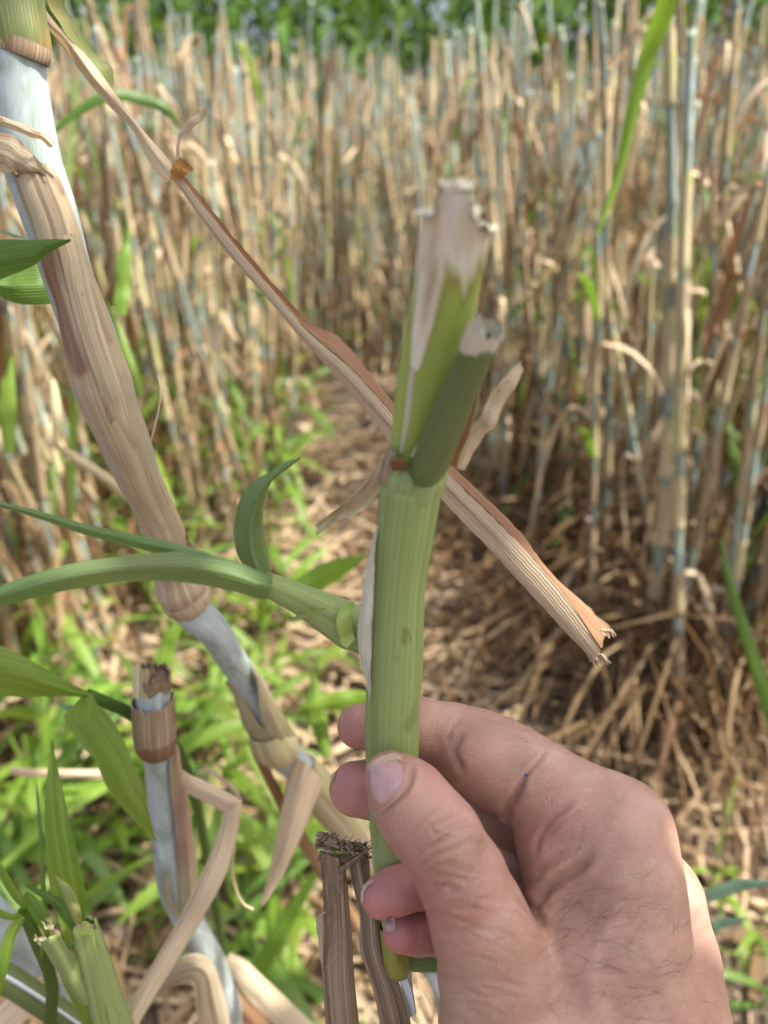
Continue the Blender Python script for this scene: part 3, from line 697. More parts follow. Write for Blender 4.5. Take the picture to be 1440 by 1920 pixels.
at_ = us.data.attributes.new('bleach', 'FLOAT', 'POINT'); at_.data.foreach_set('value', np.maximum(tip_, str_).astype(np.float32))
ua = np.array(UA)
def ufront(px, py, off=.0004):
    o = np.argsort(ua[:, 1]); c = np.interp(py, ua[o, 1], ua[o, 0]); d = np.interp(py, ua[o, 1], ua[o, 2]); r = np.interp(py, ua[o, 1], ua[o, 3])
    q = min(.97, abs(px - c) / r); return d * HS - .55 * r * d * HS / F * math.sqrt(1 - q * q) - off
def on_sheath(edge, off=.0004): return [(x, y, ufront(x, y, off)) for x, y in edge]
mb = MB()
fray(mb, 858, 356, .1265 * HS, 50, 26, 36, fg); fray(mb, 800, 402, .1285 * HS, 34, 16, 18, fg, -.4); fray(mb, 910, 432, .1305 * HS, 34, 20, 22, fg, .3); fray(mb, 888, 410, .1285 * HS, 10, 30, 10, fg, .2)
o = part('torn_fibre', mb, M['torn'], held)
o['kind'] = 'stuff'
# pale rib running down the sheath, brown edge line on the right
mb = MB(); prails(mb, [on_sheath([(768, 690), (762, 740), (756, 800), (748, 850)]), on_sheath([(773, 690), (768, 740), (761, 800), (752, 850)], .0007), on_sheath([(778, 690), (773, 740), (766, 800), (756, 850)])], n=16, sub=2); part('pale_rib', mb, M['torn'], held, thick=.0003)
# dark green side shoot cut off in front of the sheath
mb = MB(); ptube(mb, [(793, 893, .1490 * HS, 20), (800, 880, .1465 * HS, 34), (818, 838, .1435 * HS, 36), (842, 780, .140 * HS, 35), (868, 718, .1365 * HS, 33), (890, 668, .1335 * HS, 31), (903, 640, .132 * HS, 31)], 28, 26, cap0=True, cap1=True, lump=.02); part('cut_shoot', mb, M['dark_green'], held, 'dark green cut side shoot')
mb = MB(); ptube(mb, [(896, 655, .1328 * HS, 31), (905, 632, .1315 * HS, 33), (914, 612, .1305 * HS, 33)], 8, 22, jag=.0014, lump=.12); part('torn_collar', mb, M['torn'], held, 'pale torn end of the side shoot', thick=.0005)
mb = MB(); prails(mb, [[(884, 640, .131), (888, 612, .130), (892, 592, .1296)], [(903, 640, .1292), (902, 620, .1288), (900, 600, .1286)], [(914, 642, .1292), (912, 630, .129), (908, 618, .129)]], hs=HS, n=10, sub=3, tear=.3, rg=fg); part('torn_flap', mb, M['torn'], held, thick=.0005)
mb = MB(); prails(mb, [[(905, 655, .130), (924, 640, .1295), (942, 628, .1295)], [(912, 662, .130), (928, 650, .1297), (940, 642, .1297)]], hs=HS, n=10, sub=3, tear=.3, rg=fg); part('torn_flap', mb, M['torn'], held, thick=.0005)
# sheath margin (pale line) hugging the shoot, and the stained bract behind it
mb = MB(); prails(mb, [[(770, 855, .1445), (800, 800, .1412), (832, 735, .1378), (862, 670, .1345), (886, 628, .1325)], [(779, 862, .1442), (809, 806, .1408), (841, 741, .1374), (870, 677, .1342), (893, 634, .1322)]], hs=HS, n=22, sub=2); part('sheath_margin', mb, M['torn'], held, thick=.0004)
mb = MB(); prails(mb, [[(838, 868, .1515), (856, 800, .149), (878, 730, .146), (893, 690, .145)], [(852, 876, .153), (876, 812, .151), (893, 752, .149), (900, 700, .147)]], hs=HS, n=14, sub=3, wob=.0004, rg=fg); part('stained_bract', mb, M['stain'], held, 'yellow and rust-red stained bract', thick=.0006)
mb = MB(); prails(mb, [[(846, 880, .156), (880, 806, .1545), (910, 745, .153), (948, 700, .152), (986, 678, .152)], [(860, 884, .155), (896, 815, .1535), (926, 757, .152), (958, 712, .1515), (984, 688, .1515)], [(872, 884, .157), (908, 822, .1555), (938, 768, .154), (966, 724, .153), (990, 700, .153)]], hs=HS, n=24, sub=3, tear=.15, wob=.0008, rg=fg); part('dry_bract', mb, M['dryleaf'], held, 'dry tan bract curling out to the right', thick=.0004)
mb = MB(); prails(mb, [[(716, 862, .158), (680, 905, .165), (640, 945, .172), (612, 968, .176), (590, 984, .178)], [(724, 872, .157), (690, 915, .164), (652, 955, .171), (620, 975, .1755), (592, 995, .1775)], [(734, 886, .159), (712, 925, .165), (668, 962, .171), (626, 980, .176), (594, 1005, .178)]], hs=HS, n=28, sub=3, tear=.12, wob=.001, rg=fg); part('dry_bract', mb, M['sheath_yel'], held, 'thin dry bract hanging to the left', thick=.0003)
mb = MB(); ptube(mb, [(736, 845, .1475 * HS, 9), (730, 868, .148 * HS, 13), (722, 892, .1495 * HS, 10), (716, 908, .151 * HS, 4)], 14, 12, lump=.5, cap0=True, cap1=True, flat=.6); part('brown_scale', mb, M['greybrown'], held, 'brown shrivelled scale at the node')
mb = MB(); prails(mb, [[(735, 862, .1465), (745, 858, .1455), (758, 862, .145)], [(736, 880, .147), (748, 880, .146), (764, 880, .1455)]], hs=HS, n=8, sub=3, wob=.0005, rg=fg); part('brown_scale', mb, M['stain'], held, thick=.0006)
mb = MB()
fl_l = [(706, 985, .157), (694, 1040, .1595), (682, 1090, .1615), (674, 1150, .164), (667, 1205, .1665), (671, 1242, .168), (686, 1290, .1695), (693, 1322, .171)]
fl_m = [(708, 985, .156), (700, 1040, .158), (690, 1090, .160), (683, 1150, .1625), (677, 1205, .165), (681, 1242, .1665), (691, 1290, .1685), (695, 1322, .170)]
fl_r = [(710, 985, .1545), (706, 1040, .157), (702, 1090, .159), (699, 1150, .1615), (694, 1205, .1635), (692, 1242, .165), (696, 1290, .1675), (698, 1322, .169)]
prails(mb, [fl_l, fl_m, fl_r], hs=HS, n=40, sub=3, tear=.18, wob=.0004, rg=fg); part('dry_margin', mb, M['torn'], held, 'pale dry sheath margin along the left edge', thick=.0005)
# side tiller growing left out of the stem with three blades
mb = MB(); ptube(mb, [(690, 1195, .177 * HS, 36), (662, 1178, .178 * HS, 43), (640, 1165, .1775 * HS, 42), (600, 1143, .176 * HS, 35), (560, 1122, .1745 * HS, 29), (520, 1104, .173 * HS, 25), (494, 1095, .172 * HS, 23)], 26, 24, cap1=True, lump=.03); part('side_tiller', mb, M['green_stem'], held)
mb = MB(); prails(mb, [[(664, 1128, .170), (660, 1160, .1705), (664, 1196, .172)], [(648, 1130, .1695), (641, 1165, .170), (650, 1212, .172)], [(642, 1136, .1695), (630, 1166, .170), (640, 1205, .172)]], hs=HS, n=12, sub=3, wob=.0004, rg=fg); part('tiller_collar', mb, M['green_sheath'], held, thick=.0004)
mb = MB()
bl_u = [(512, 1078, .170), (486, 1070, .168), (437, 1050, .166), (369, 1034, .1645), (292, 1036, .164), (194, 1047, .164), (97, 1066, .165), (0, 1098, .167), (-70, 1125, .169)]
bl_m = [(506, 1102, .168), (480, 1094, .166), (430, 1076, .164), (362, 1062, .162), (290, 1060, .1615), (198, 1066, .162), (106, 1086, .163), (0, 1118, .165), (-70, 1142, .167)]
bl_l = [(502, 1125, .170), (476, 1120, .1685), (430, 1106, .167), (362, 1093, .166), (290, 1088, .1655), (205, 1092, .166), (116, 1109, .166), (0, 1138, .168), (-70, 1158, .17)]
prails(mb, [bl_u, bl_m, bl_l], hs=HS, n=50, sub=4, bow=.0008, wob=.0004, rg=fg); part('leaf_blade', mb, M['leaf_shoot'], held, thick=.0004)
mb = MB()
prails(mb, [[(400, 1040, .1655), (350, 1024, .166), (292, 1010, .168), (225, 996, .172), (160, 982, .176), (80, 960, .181), (0, 940, .186), (-60, 926, .19)],
            [(396, 1048, .1645), (346, 1034, .165), (288, 1022, .167), (222, 1006, .171), (156, 990, .175), (78, 966, .180), (0, 945, .185), (-60, 930, .189)],
            [(390, 1056, .1655), (340, 1046, .166), (282, 1034, .168), (216, 1018, .172), (150, 1000, .176), (76, 974, .181), (0, 951, .186), (-60, 936, .19)]], hs=HS, n=44, sub=3, bow=.0006, rg=fg); part('leaf_blade', mb, M['leaf_shoot'], held, 'narrow blade trailing behind the broad one', thick=.0004)
mb = MB()
prails(mb, [[(498, 1106, .1745), (470, 1075, .177), (445, 1040, .178), (438, 985, .177), (450, 935, .174), (478, 900, .172), (508, 884, .172), (535, 866, .173), (561, 858, .174)],
            [(504, 1106, .170), (485, 1075, .1695), (468, 1035, .169), (463, 985, .168), (474, 940, .168), (492, 908, .169), (514, 889, .1705), (537, 872, .172), (562, 859, .174)],
            [(510, 1100, .1745), (508, 1070, .178), (500, 1028, .180), (493, 985, .180), (495, 945, .178), (505, 912, .175), (517, 895, .173), (538, 880, .1735), (563, 861, .174)]], hs=HS, n=44, sub=4, bow=.0012, rg=fg); part('leaf_blade', mb, M['leaf_shoot'], held, 'blade curled into a trough, standing up', thick=.0004)
mb = MB(); prails(mb, [[(540, 1158, .170), (560, 1152, .1695), (600, 1140, .169), (622, 1126, .169)], [(536, 1163, .1705), (562, 1162, .170), (596, 1150, .1695), (614, 1136, .1695)]], hs=HS, n=16, sub=2, wob=.0006, tear=.3, rg=fg); part('tiller_scale', mb, M['leaf_yel'], held, thick=.0003)

# --- the thick leaning cane at the left, with the long folded dry leaf
lc = thing('thick_cane', 'thick leaning dry cane close at the left, straw sheath over bluish waxy joints', 'cane', ground_at(900, 2150))
mb = MB()
ptube(mb, [(16, -60, .2, 52), (20, 60, .201, 52), (24, 100, .2015, 54), (28, 118, .2018, 55), (33, 150, .203, 53), (46, 230, .206, 53), (62, 310, .209, 54), (92, 400, .213, 52), (128, 520, .218, 46), (172, 640, .223, 48), (206, 760, .233, 44), (256, 888, .25, 36), (306, 994, .275, 32), (343, 1092, .302, 38)], 90, 30, lump=.02)
part('culm', mb, M['culm_blue'], lc)
mb = MB(); ptube(mb, [(343, 1092, .302, 36), (350, 1122, .305, 41), (362, 1145, .309, 36), (402, 1184, .32, 30), (430, 1230, .338, 27), (463, 1277, .355, 26.5), (495, 1340, .372, 27), (526, 1405, .388, 29), (560, 1440, .398, 29), (610, 1500, .418, 28), (660, 1565, .436, 27), (740, 1680, .468, 25), (830, 1850, .53, 23), (900, 2150, .63, 21), (905, 2200, .65, 20)], 70, 26, lump=.015)
part('culm', mb, M['culm_blue'], lc)
mb = MB(); ptube(mb, [(346, 1118, .302, 44), (338, 1098, .2995, 47), (325, 1060, .292, 36), (308, 996, .274, 36), (282, 940, .261, 37), (257, 888, .2485, 40.5), (231, 820, .238, 46), (208, 766, .231, 49), (190, 714, .2265, 54.5), (169, 640, .2215, 48), (146, 560, .2175, 43), (120, 490, .2138, 41), (100, 417, .2105, 41), (82, 370, .2085, 41), (66, 328, .207, 40)], 150, 56, jag=.002, lump=.03); cs = part('sheath', mb, M['sheath_stained'], lc)
V_ = np.vstack(mb.v) - CAM; z_ = -(V_ @ CZ); Pv = np.stack((720 + V_ @ CX / z_ * F, 960 - V_ @ CY / z_ * F), 1)
def near_line(line, w_):
    ln = catmull(np.array(line, float), 40); d_ = np.min(np.linalg.norm(Pv[:, None] - ln[None], axis=2), axis=1); return np.exp(-(d_ / w_) ** 2)
stn = np.maximum(near_line([(88, 470), (104, 560), (130, 640), (150, 690)], 20), .35 * near_line([(150, 700), (185, 722), (225, 712)], 22)); stn = np.maximum(stn, .55 * near_line([(140, 480), (175, 570), (205, 640)], 10)); stn = np.maximum(stn, .7 * near_line([(50, 318), (80, 322), (104, 340), (118, 362)], 9))
mld = np.maximum(near_line([(130, 740), (160, 800), (200, 880), (240, 960)], 26), .7 * near_line([(240, 720), (262, 790), (290, 870)], 18))
for nm_, vv in (('stain', stn), ('mould', mld)): cs.data.attributes.new(nm_, 'FLOAT', 'POINT').data.foreach_set('value', vv.astype(np.float32))
SC = np.array([(325, 1060, .292, 36), (308, 996, .274, 36), (282, 940, .261, 37), (257, 888, .2485, 40.5), (231, 820, .238, 46), (208, 766, .231, 49), (190, 714, .2265, 54.5), (169, 640, .2215, 48), (146, 560, .2175, 43), (120, 490, .2138, 41), (100, 417, .2105, 41), (82, 370, .2085, 41), (66, 328, .207, 40)])
SCs = catmull(SC * np.array((1, 1, 1500, 1)), 120) / np.array((1, 1, 1500, 1))
def on_cane(edge, off=.0004):
    out = []
    for x, y in catmull(np.array(edge, float), 30):
        i = np.argmin((SCs[:, 0] - x) ** 2 + (SCs[:, 1] - y) ** 2); d_, r_ = SCs[i, 2], SCs[i, 3]; q = min(.96, math.hypot(SCs[i, 0] - x, SCs[i, 1] - y) / r_)
        out.append((x, y, d_ - r_ * d_ / F * math.sqrt(1 - q * q) - off))
    return out
pl = [(104, 440), (118, 500), (134, 570), (158, 650), (186, 730), (206, 800), (238, 880), (270, 960), (296, 1030)]
mb = MB(); prails(mb, [on_cane(pl, .0007), on_cane([(x + 14, y) for x, y in pl], .0008), on_cane([(x + 30, y - 2) for x, y in pl], .0006), on_cane([(x + 44, y - 4) for x, y in pl], .0001)], n=60, sub=3, tear=.05, rg=fg); part('sheath_overlap', mb, M['sheath_near'], lc, 'papery overlap edge of the sheath', thick=.0003)
mb = MB(); ptube(mb, [(16, -60, .199, 54), (24, 20, .2, 53), (32, 70, .2003, 54), (36, 92, .2005, 52), (36, 106, .2008, 48)], 20, 30, lump=.05); part('top_sheath', mb, M['leaf_yel'], lc, 'green and tan sheath with brown hem at the top', thick=.0008)
mb = MB(); ptube(mb, [(36, 84, .2, 52), (35, 96, .2003, 53), (34, 104, .2006, 51)], 8, 30, lump=.05); part('node_ring', mb, M['greybrown'], lc, thick=.0008)
mb = MB(); ptube(mb, [(356, 1126, .3055, 42), (349, 1119, .303, 47), (343, 1110, .301, 46)], 6, 28, lump=.04); part('node_ring', mb, M['sheath_near'], lc, thick=.0008)
# bud at the sheath base, torn sheath mouth, curled bits
mb = MB(); prails(mb, [[(-10, 245, .199), (20, 250, .1985), (50, 275, .199), (78, 305, .2015), (104, 330, .205)], [(-10, 285, .1975), (18, 292, .197), (40, 305, .198), (62, 318, .2005), (92, 330, .204)], [(-10, 318, .2), (12, 322, .199), (28, 324, .2), (46, 324, .202), (78, 332, .2045)]], n=24, sub=4, tear=.12, wob=.0006, rg=fg); part('torn_leaf_base', mb, M['sheath_near'], lc, 'torn leaf base folding out of the sheath', thick=.0005)
mb = MB(); prails(mb, [[(-10, 212, .196), (20, 224, .195), (55, 236, .195), (76, 250, .196), (106, 271, .198)], [(-10, 222, .195), (18, 234, .194), (50, 246, .1945), (70, 258, .1955), (100, 275, .198)], [(-10, 230, .197), (14, 240, .1955), (46, 252, .196), (68, 263, .197), (94, 278, .199)]], n=24, sub=3, tear=.12, wob=.0007, rg=fg); part('dry_scrap', mb, M['dryleaf'], lc, 'curled dry scrap pointing right', thick=.0004)
mb = MB(); prails(mb, [[(-10, 160, .2), (4, 190, .1995), (12, 215, .199)], [(-10, 220, .2), (0, 222, .1995), (6, 224, .199)]], n=10, sub=2, rg=fg); part('dry_scrap', mb, M['greybrown'], lc, thick=.0005)
mb = MB(); prails(mb, [[(345, 1000, .278), (358, 1018, .28), (373, 1040, .284)], [(352, 1010, .277), (360, 1026, .28), (370, 1044, .284)], [(346, 1020, .279), (354, 1032, .281), (366, 1046, .285)]], n=10, sub=3, wob=.0006, rg=fg); part('dry_scrap', mb, M['greybrown'], lc, thick=.0005)
mb = MB(); mb.tube(catmull(PT([(282, 828, .25), (290, 800, .25), (300, 750, .25), (298, 715, .25), (294, 704, .25)]), 16), .0003, 6); part('leaf_thread', mb, M['sheath_near'], lc)
mb = MB(); mb.tube(catmull(PT([(14, 312, .2025), (24, 318, .201), (33, 330, .2)]), 10), [.0006, .0008, .001, .001, .001, .001, .0009, .0008, .0006, .0003], 6); part('dry_scrap', mb, M['stain'], lc)
# second sheath, split open: two pale lips meeting in a hoof-shaped base
mb = MB(); prails(mb, [[(426, 1275, .350), (447, 1330, .362), (464, 1375, .372), (478, 1405, .38), (496, 1424, .385)], [(432, 1268, .3485), (455, 1325, .358), (478, 1370, .367), (502, 1402, .373), (524, 1408, .377)], [(437, 1272, .3475), (466, 1325, .3565), (494, 1368, .365), (520, 1392, .371), (546, 1390, .376)]], n=26, sub=4, bow=.001, wob=.0004, rg=fg); part('sheath_lip', mb, M['sheath_yel'], lc, thick=.0009)
mb = MB(); prails(mb, [[(474, 1244, .343), (500, 1290, .354), (530, 1340, .366), (548, 1370, .374), (556, 1392, .38)], [(478, 1270, .342), (500, 1320, .353), (518, 1362, .363), (528, 1390, .371), (536, 1402, .377)], [(484, 1300, .346), (490, 1340, .356), (500, 1374, .366), (510, 1396, .373), (520, 1408, .378)]], n=26, sub=4, bow=.0008, wob=.0004, rg=fg); part('sheath_lip', mb, M['sheath_yel'], lc, thick=.0009)
mb = MB(); ptube(mb, [(532, 1412, .384, 32), (522, 1400, .381, 40), (510, 1384, .378, 38), (500, 1366, .374, 33)], 10, 26, lump=.06); part('sheath_base', mb, M['sheath_yel'], lc, thick=.0009)
mb = MB(); ptube(mb, [(700, 1622, .45, 27), (650, 1548, .430, 32), (610, 1498, .4155, 35), (580, 1462, .4045, 34), (562, 1438, .398, 31)], 20, 24, jag=.002, lump=.03); part('sheath', mb, M['sheath_yel'], lc, 'lower straw sheath', thick=.0007)
mb = MB(); prails(mb, [[(548, 1418, .385), (536, 1470, .384), (520, 1560, .386), (503, 1640, .39), (490, 1688, .394)], [(575, 1426, .378), (562, 1480, .377), (540, 1570, .382), (512, 1650, .389), (492, 1694, .394)], [(608, 1466, .386), (586, 1520, .385), (556, 1590, .387), (520, 1660, .391), (494, 1698, .395)]], n=34, sub=4, bow=.0015, wob=.001, tear=.08, rg=fg); part('dry_leaf', mb, M['dryleaf'], lc, 'broad dry leaf hanging in a narrow triangle', thick=.0005)
mb = MB(); prails(mb, [[(466, 1392, .40), (484, 1440, .404), (530, 1530, .414), (580, 1620, .424), (640, 1710, .434), (700, 1800, .444)], [(480, 1388, .402), (506, 1440, .406), (556, 1530, .416), (606, 1610, .426), (664, 1700, .436), (712, 1790, .446)]], n=30, sub=3, bow=.002, wob=.001, tear=.1, rg=fg); part('dry_leaf', mb, M['dryleaf_brn'], lc, 'rusty brown dead leaf behind', thick=.0005)
# long dry leaf, folded lengthwise, creased at its bend
dl_l = [(20, -60, .215), (44, 0, .222), (83, 47, .228), (125, 100, .233), (167, 156, .237), (203, 197, .239), (244, 239, .241), (267, 280, .242), (290, 322, .243), (312, 343, .244)]
dl_m = [(40, -60, .213), (62, 0, .220), (104, 55, .226), (142, 98, .231), (182, 152, .235), (212, 186, .237), (258, 240, .239), (286, 283, .240), (310, 314, .242), (322, 336, .244)]
dl_r = [(60, -60, .215), (80, 5, .222), (125, 64, .228), (156, 97, .233), (192, 142, .237), (211, 167, .239), (267, 242, .241), (306, 286, .242), (330, 318, .243), (336, 332, .244)]
mb = MB(); prails(mb, [dl_l, dl_m, dl_r], n=60, sub=4, bow=.0005, wob=.0004, tear=.07, rg=fg); part('dry_leaf', mb, M['dryleaf'], lc, 'long folded dry leaf running down across the picture', thick=.0004)
mb = MB(); prails(mb, [[(80, -30, .2225), (110, 46, .2275), (148, 92, .2325), (184, 135, .2365), (208, 162, .239)], [(100, -20, .227), (130, 48, .232), (168, 92, .237), (200, 130, .24), (214, 158, .241)], [(116, -10, .231), (152, 60, .236), (186, 100, .2395), (206, 122, .241), (221, 153, .242)]], n=34, sub=3, wob=.0005, tear=.12, rg=fg); part('leaf_flap', mb, M['leaf_yel'], lc, 'fading green flap of the dry leaf', thick=.0004)
lo_l = [(306, 318, .2445), (330, 345, .245), (378, 412, .247), (435, 485, .249), (505, 565, .251), (565, 636, .252), (629, 706, .253), (685, 770, .2535), (725, 822, .254), (830, 937, .254), (920, 1032, .254), (1020, 1142, .254), (1112, 1240, .254)]
lo_m = [(314, 322, .2435), (341, 335, .2435), (392, 400, .2450), (446, 468, .2465), (514, 548, .2485), (574, 618, .2495), (654, 688, .2495), (705, 742, .2498), (748, 788, .25), (838, 884, .25), (945, 990, .25), (1045, 1098, .25), (1128, 1222, .25)]
lo_r = [(322, 322, .245), (345, 331, .245), (398, 394, .2465), (452, 460, .248), (520, 540, .2495), (582, 606, .252), (636, 634, .2555), (688, 694, .2565), (740, 760, .257), (850, 875, .257), (968, 988, .257), (1042, 1082, .257), (1146, 1178, .257)]
mb = MB(); prails(mb, [lo_l, lo_m], n=90, sub=5, bow=.0008, wob=.00025, tear=.1, rg=fg); o = part('dry_leaf', mb, M['dryleaf'], lc, 'pale outer face of the long dry leaf', thick=.0004)
mb = MB(); prails(mb, [lo_m, lo_r], n=90, sub=5, bow=-.0009, wob=.0003, tear=.16, rg=fg); part('leaf_inner_half', mb, M['dryleaf_brn'], lc, 'brown inner half of the folded dry leaf', thick=.0004)
mb = MB(); prails(mb, [[(318, 338, .2425), (322, 312, .2415), (335, 292, .2415), (342, 300, .2415)], [(328, 340, .2415), (335, 325, .2405), (345, 306, .2405), (352, 302, .2405)], [(346, 330, .242), (352, 326, .2415), (358, 320, .2415), (366, 318, .242)]], n=14, sub=4, tear=.4, wob=.0006, rg=fg); part('torn_scrap', mb, M['orange'], lc, 'orange-brown torn scrap at the bend of the leaf', thick=.0004)
mb = MB(); prails(mb, [[(330, 300, .2425), (332, 262, .242), (338, 244, .2415), (358, 220, .241), (384, 197, .241)], [(334, 300, .242), (336, 264, .2415), (343, 248, .241), (366, 226, .2405), (388, 200, .2405)], [(336, 300, .2425), (339, 266, .242), (348, 252, .242), (372, 232, .2415), (388, 212, .2415)]], n=26, sub=3, tear=.1, wob=.0004, rg=fg); part('leaf_sliver', mb, M['dryleaf'], lc, 'curling sliver standing up from the bend', thick=.0003)

mb = MB(); fray(mb, 1116, 1226, .2545, 30, 26, 34, fg, 2.5, thick=.0003); fray(mb, 1134, 1180, .2555, 26, 20, 22, fg, 2.4, thick=.00025)
o = part('frayed_end', mb, M['dryleaf'], lc); o['kind'] = 'stuff'
# --- shoot with two green leaves at the left edge
gs = thing('green_shoot', 'green shoot at the left edge with a pointed blade crossing the thick cane', 'plant shoot', ground_at(-330, 1500))
mb = MB(); mb.tube(catmull(PT([(-330, 1500, .8), (-250, 1100, .45), (-120, 700, .28), (-60, 500, .225), (-55, 420, .215)]), 24), np.linspace(.004, .0025, 24), 8); part('stem', mb, M['leaf_lime'], gs)
mb = MB(); prails(mb, [[(-70, 455, .2), (-20, 447, .197), (40, 447, .195), (90, 448, .194), (133, 449, .1935)], [(-70, 490, .198), (-20, 486, .195), (36, 478, .1932), (86, 464, .1928), (133, 450, .1935)], [(-70, 530, .2), (-20, 526, .197), (32, 510, .195), (84, 480, .194), (133, 452, .1935)]], n=30, sub=4, bow=.0006, wob=.0005, rg=fg); part('leaf', mb, M['leaf'], gs, thick=.0003)
mb = MB(); prails(mb, [[(-60, 500, .25), (0, 510, .25), (40, 500, .251), (92, 488, .252)], [(-60, 530, .248), (0, 536, .247), (46, 540, .249), (96, 540, .252)], [(-60, 548, .25), (-10, 552, .25), (40, 571, .251), (98, 570, .253)]], n=24, sub=4, bow=.001, wob=.0006, rg=fg); part('leaf', mb, M['leaf'], gs, thick=.0003)
mb = MB(); prails(mb, [[(-40, 420, .26), (0, 430, .26), (30, 440, .262), (50, 448, .264)], [(-40, 428, .26), (0, 436, .26), (28, 445, .262), (50, 450, .264)]], n=14, sub=2, rg=fg); part('leaf', mb, M['leaf_blue'], gs, thick=.0003)

# --- cut stub with an old collar, left of the hand
st = thing('cut_stub', 'cut bluish cane stub with a brown collar and crumbling pith top', 'cane stub', ground_at(470, 2050))
mb = MB(); ptube(mb, [(470, 2060, .62, 20), (440, 1930, .5, 24), (398, 1812, .43, 27), (362, 1742, .4, 26), (338, 1690, .376, 28), (326, 1660, .37, 29), (314, 1580, .358, 28.5), (304, 1500, .347, 26), (297, 1440, .338, 24), (294, 1400, .332, 26), (289, 1340, .325, 31), (287, 1296, .3205, 32), (287, 1280, .319, 31)], 70, 28, lump=.03); part('culm', mb, M['culm_blue'], st)
mb = MB(); ptube(mb, [(293, 1404, .3315, 30), (290, 1390, .3295, 36), (288, 1362, .3265, 38.5), (286, 1330, .323, 38), (285, 1312, .321, 38)], 20, 32, jag=.0012, lump=.04); part('collar', mb, M['greybrown'], st, 'brown collar below the cut', thick=.0008)
mb = MB(); ptube(mb, [(293, 1404, .3315, 32), (291, 1394, .3295, 37), (291, 1386, .329, 38)], 6, 30, lump=.03); part('collar_rim', mb, M['dryleaf_brn'], st, thick=.0006)
mb = MB(); ptube(mb, [(287, 1290, .3202, 30), (287, 1278, .3188, 31), (288, 1262, .3172, 30)], 8, 30, jag=.0016, lump=.05); part('rind', mb, M['pith'], st, thick=.001)
mb = MB()
for _ in range(60):
    a, q = fg.uniform(0, 6.28), fg.random() ** .5; x = 288 + math.cos(a) * q * 24; dd = .318 + math.sin(a) * q * .0055; y = 1272 + fg.uniform(-12, 6) - 9 * math.sin(a) * q
    mb.tube([at(x, y + 10, dd), at(x + fg.normal() * 3, y, dd), at(x + fg.normal() * 5, y - fg.uniform(2, 10), dd)], [.0012, .0009, .0003], 5, rg=fg, lump=.3)
o = part('crumbled_pith', mb, M['pith'], st); o['kind'] = 'stuff'
for x, w_, y0 in ((256, 7, 1243), (266, 5, 1252), (274, 4, 1250)):
    mb = MB(); prails(mb, [[(x - w_, 1310, .3135), (x - w_, 1280, .3125), (x - w_ + 1, y0 + 6, .312)], [(x, 1310, .3125), (x, 1280, .3115), (x + 1, y0, .311)], [(x + w_, 1312, .3135), (x + w_, 1280, .3125), (x + w_ + 1, y0 + 4, .312)]], n=12, sub=2, tear=.2, rg=fg); part('splinter', mb, M['sheath_yel'], st, thick=.0007)
mb = MB(); prails(mb, [[(316, 1392, .3285), (318, 1450, .334), (326, 1530, .344), (332, 1610, .354), (330, 1680, .364), (322, 1712, .369)], [(330, 1396, .3285), (334, 1450, .3335), (344, 1530, .343), (352, 1610, .352), (356, 1680, .362), (340, 1720, .368)], [(334, 1400, .334), (342, 1450, .341), (356, 1530, .352), (366, 1610, .362), (372, 1690, .372), (358, 1730, .378)]], n=40, sub=4, bow=.0006, wob=.0004, tear=.05, rg=fg); part('sheath', mb, M['sheath_near'], st, 'dry sheath along its right side', thick=.0006)
mb = MB(); prails(mb, [[(312, 1640, .353), (308, 1680, .358), (318, 1706, .362), (334, 1722, .366)], [(318, 1640, .352), (318, 1682, .357), (328, 1704, .361), (338, 1716, .365)]], n=14, sub=3, wob=.0004, rg=fg); part('sheath_lip', mb, M['sheath_yel'], st, thick=.0006)
mb = MB(); prails(mb, [[(326, 1436, .342), (350, 1448, .339), (400, 1472, .335), (440, 1492, .332), (454, 1502, .331)], [(326, 1456, .340), (350, 1466, .337), (394, 1486, .333), (430, 1504, .3305), (452, 1512, .330)], [(328, 1476, .342), (348, 1484, .339), (386, 1504, .335), (420, 1522, .332), (446, 1524, .331)]], n=26, sub=3, bow=.0006, wob=.0006, tear=.06, rg=fg); part('dry_leaf', mb, M['dryleaf'], st, 'dry leaf sticking out and kinked at the right', thick=.0005)
mb = MB(); prails(mb, [[(420, 1512, .330), (408, 1560, .329), (384, 1625, .326), (338, 1720, .321), (296, 1790, .316), (262, 1845, .312), (226, 1910, .308), (200, 1970, .306)], [(438, 1512, .328), (424, 1570, .327), (400, 1636, .324), (354, 1728, .319), (310, 1800, .314), (274, 1856, .310), (240, 1916, .306), (214, 1976, .304)], [(454, 1506, .330), (446, 1560, .329), (424, 1640, .326), (370, 1740, .321), (326, 1812, .316), (292, 1866, .312), (258, 1926, .308), (232, 1986, .306)]], n=50, sub=4, bow=.0008, wob=.0007, tear=.06, rg=fg); part('dry_leaf', mb, M['dryleaf'], st, 'kinked dry leaf hanging down to the left', thick=.0005)
mb = MB(); prails(mb, [[(384, 1434, .334), (410, 1452, .332), (438, 1474, .330), (452, 1496, .3295)], [(382, 1438, .334), (406, 1458, .332), (434, 1482, .330), (448, 1502, .3295)]], n=14, sub=2, rg=fg); part('leaf_sliver', mb, M['dryleaf'], st, thick=.0004)
mb = MB(); mb.tube(catmull(PT([(444, 1510, .333), (440, 1580, .337), (436, 1640, .341), (452, 1690, .345), (474, 1705, .35)]), 20), .0006, 6); part('leaf_thread', mb, M['dryleaf'], st)

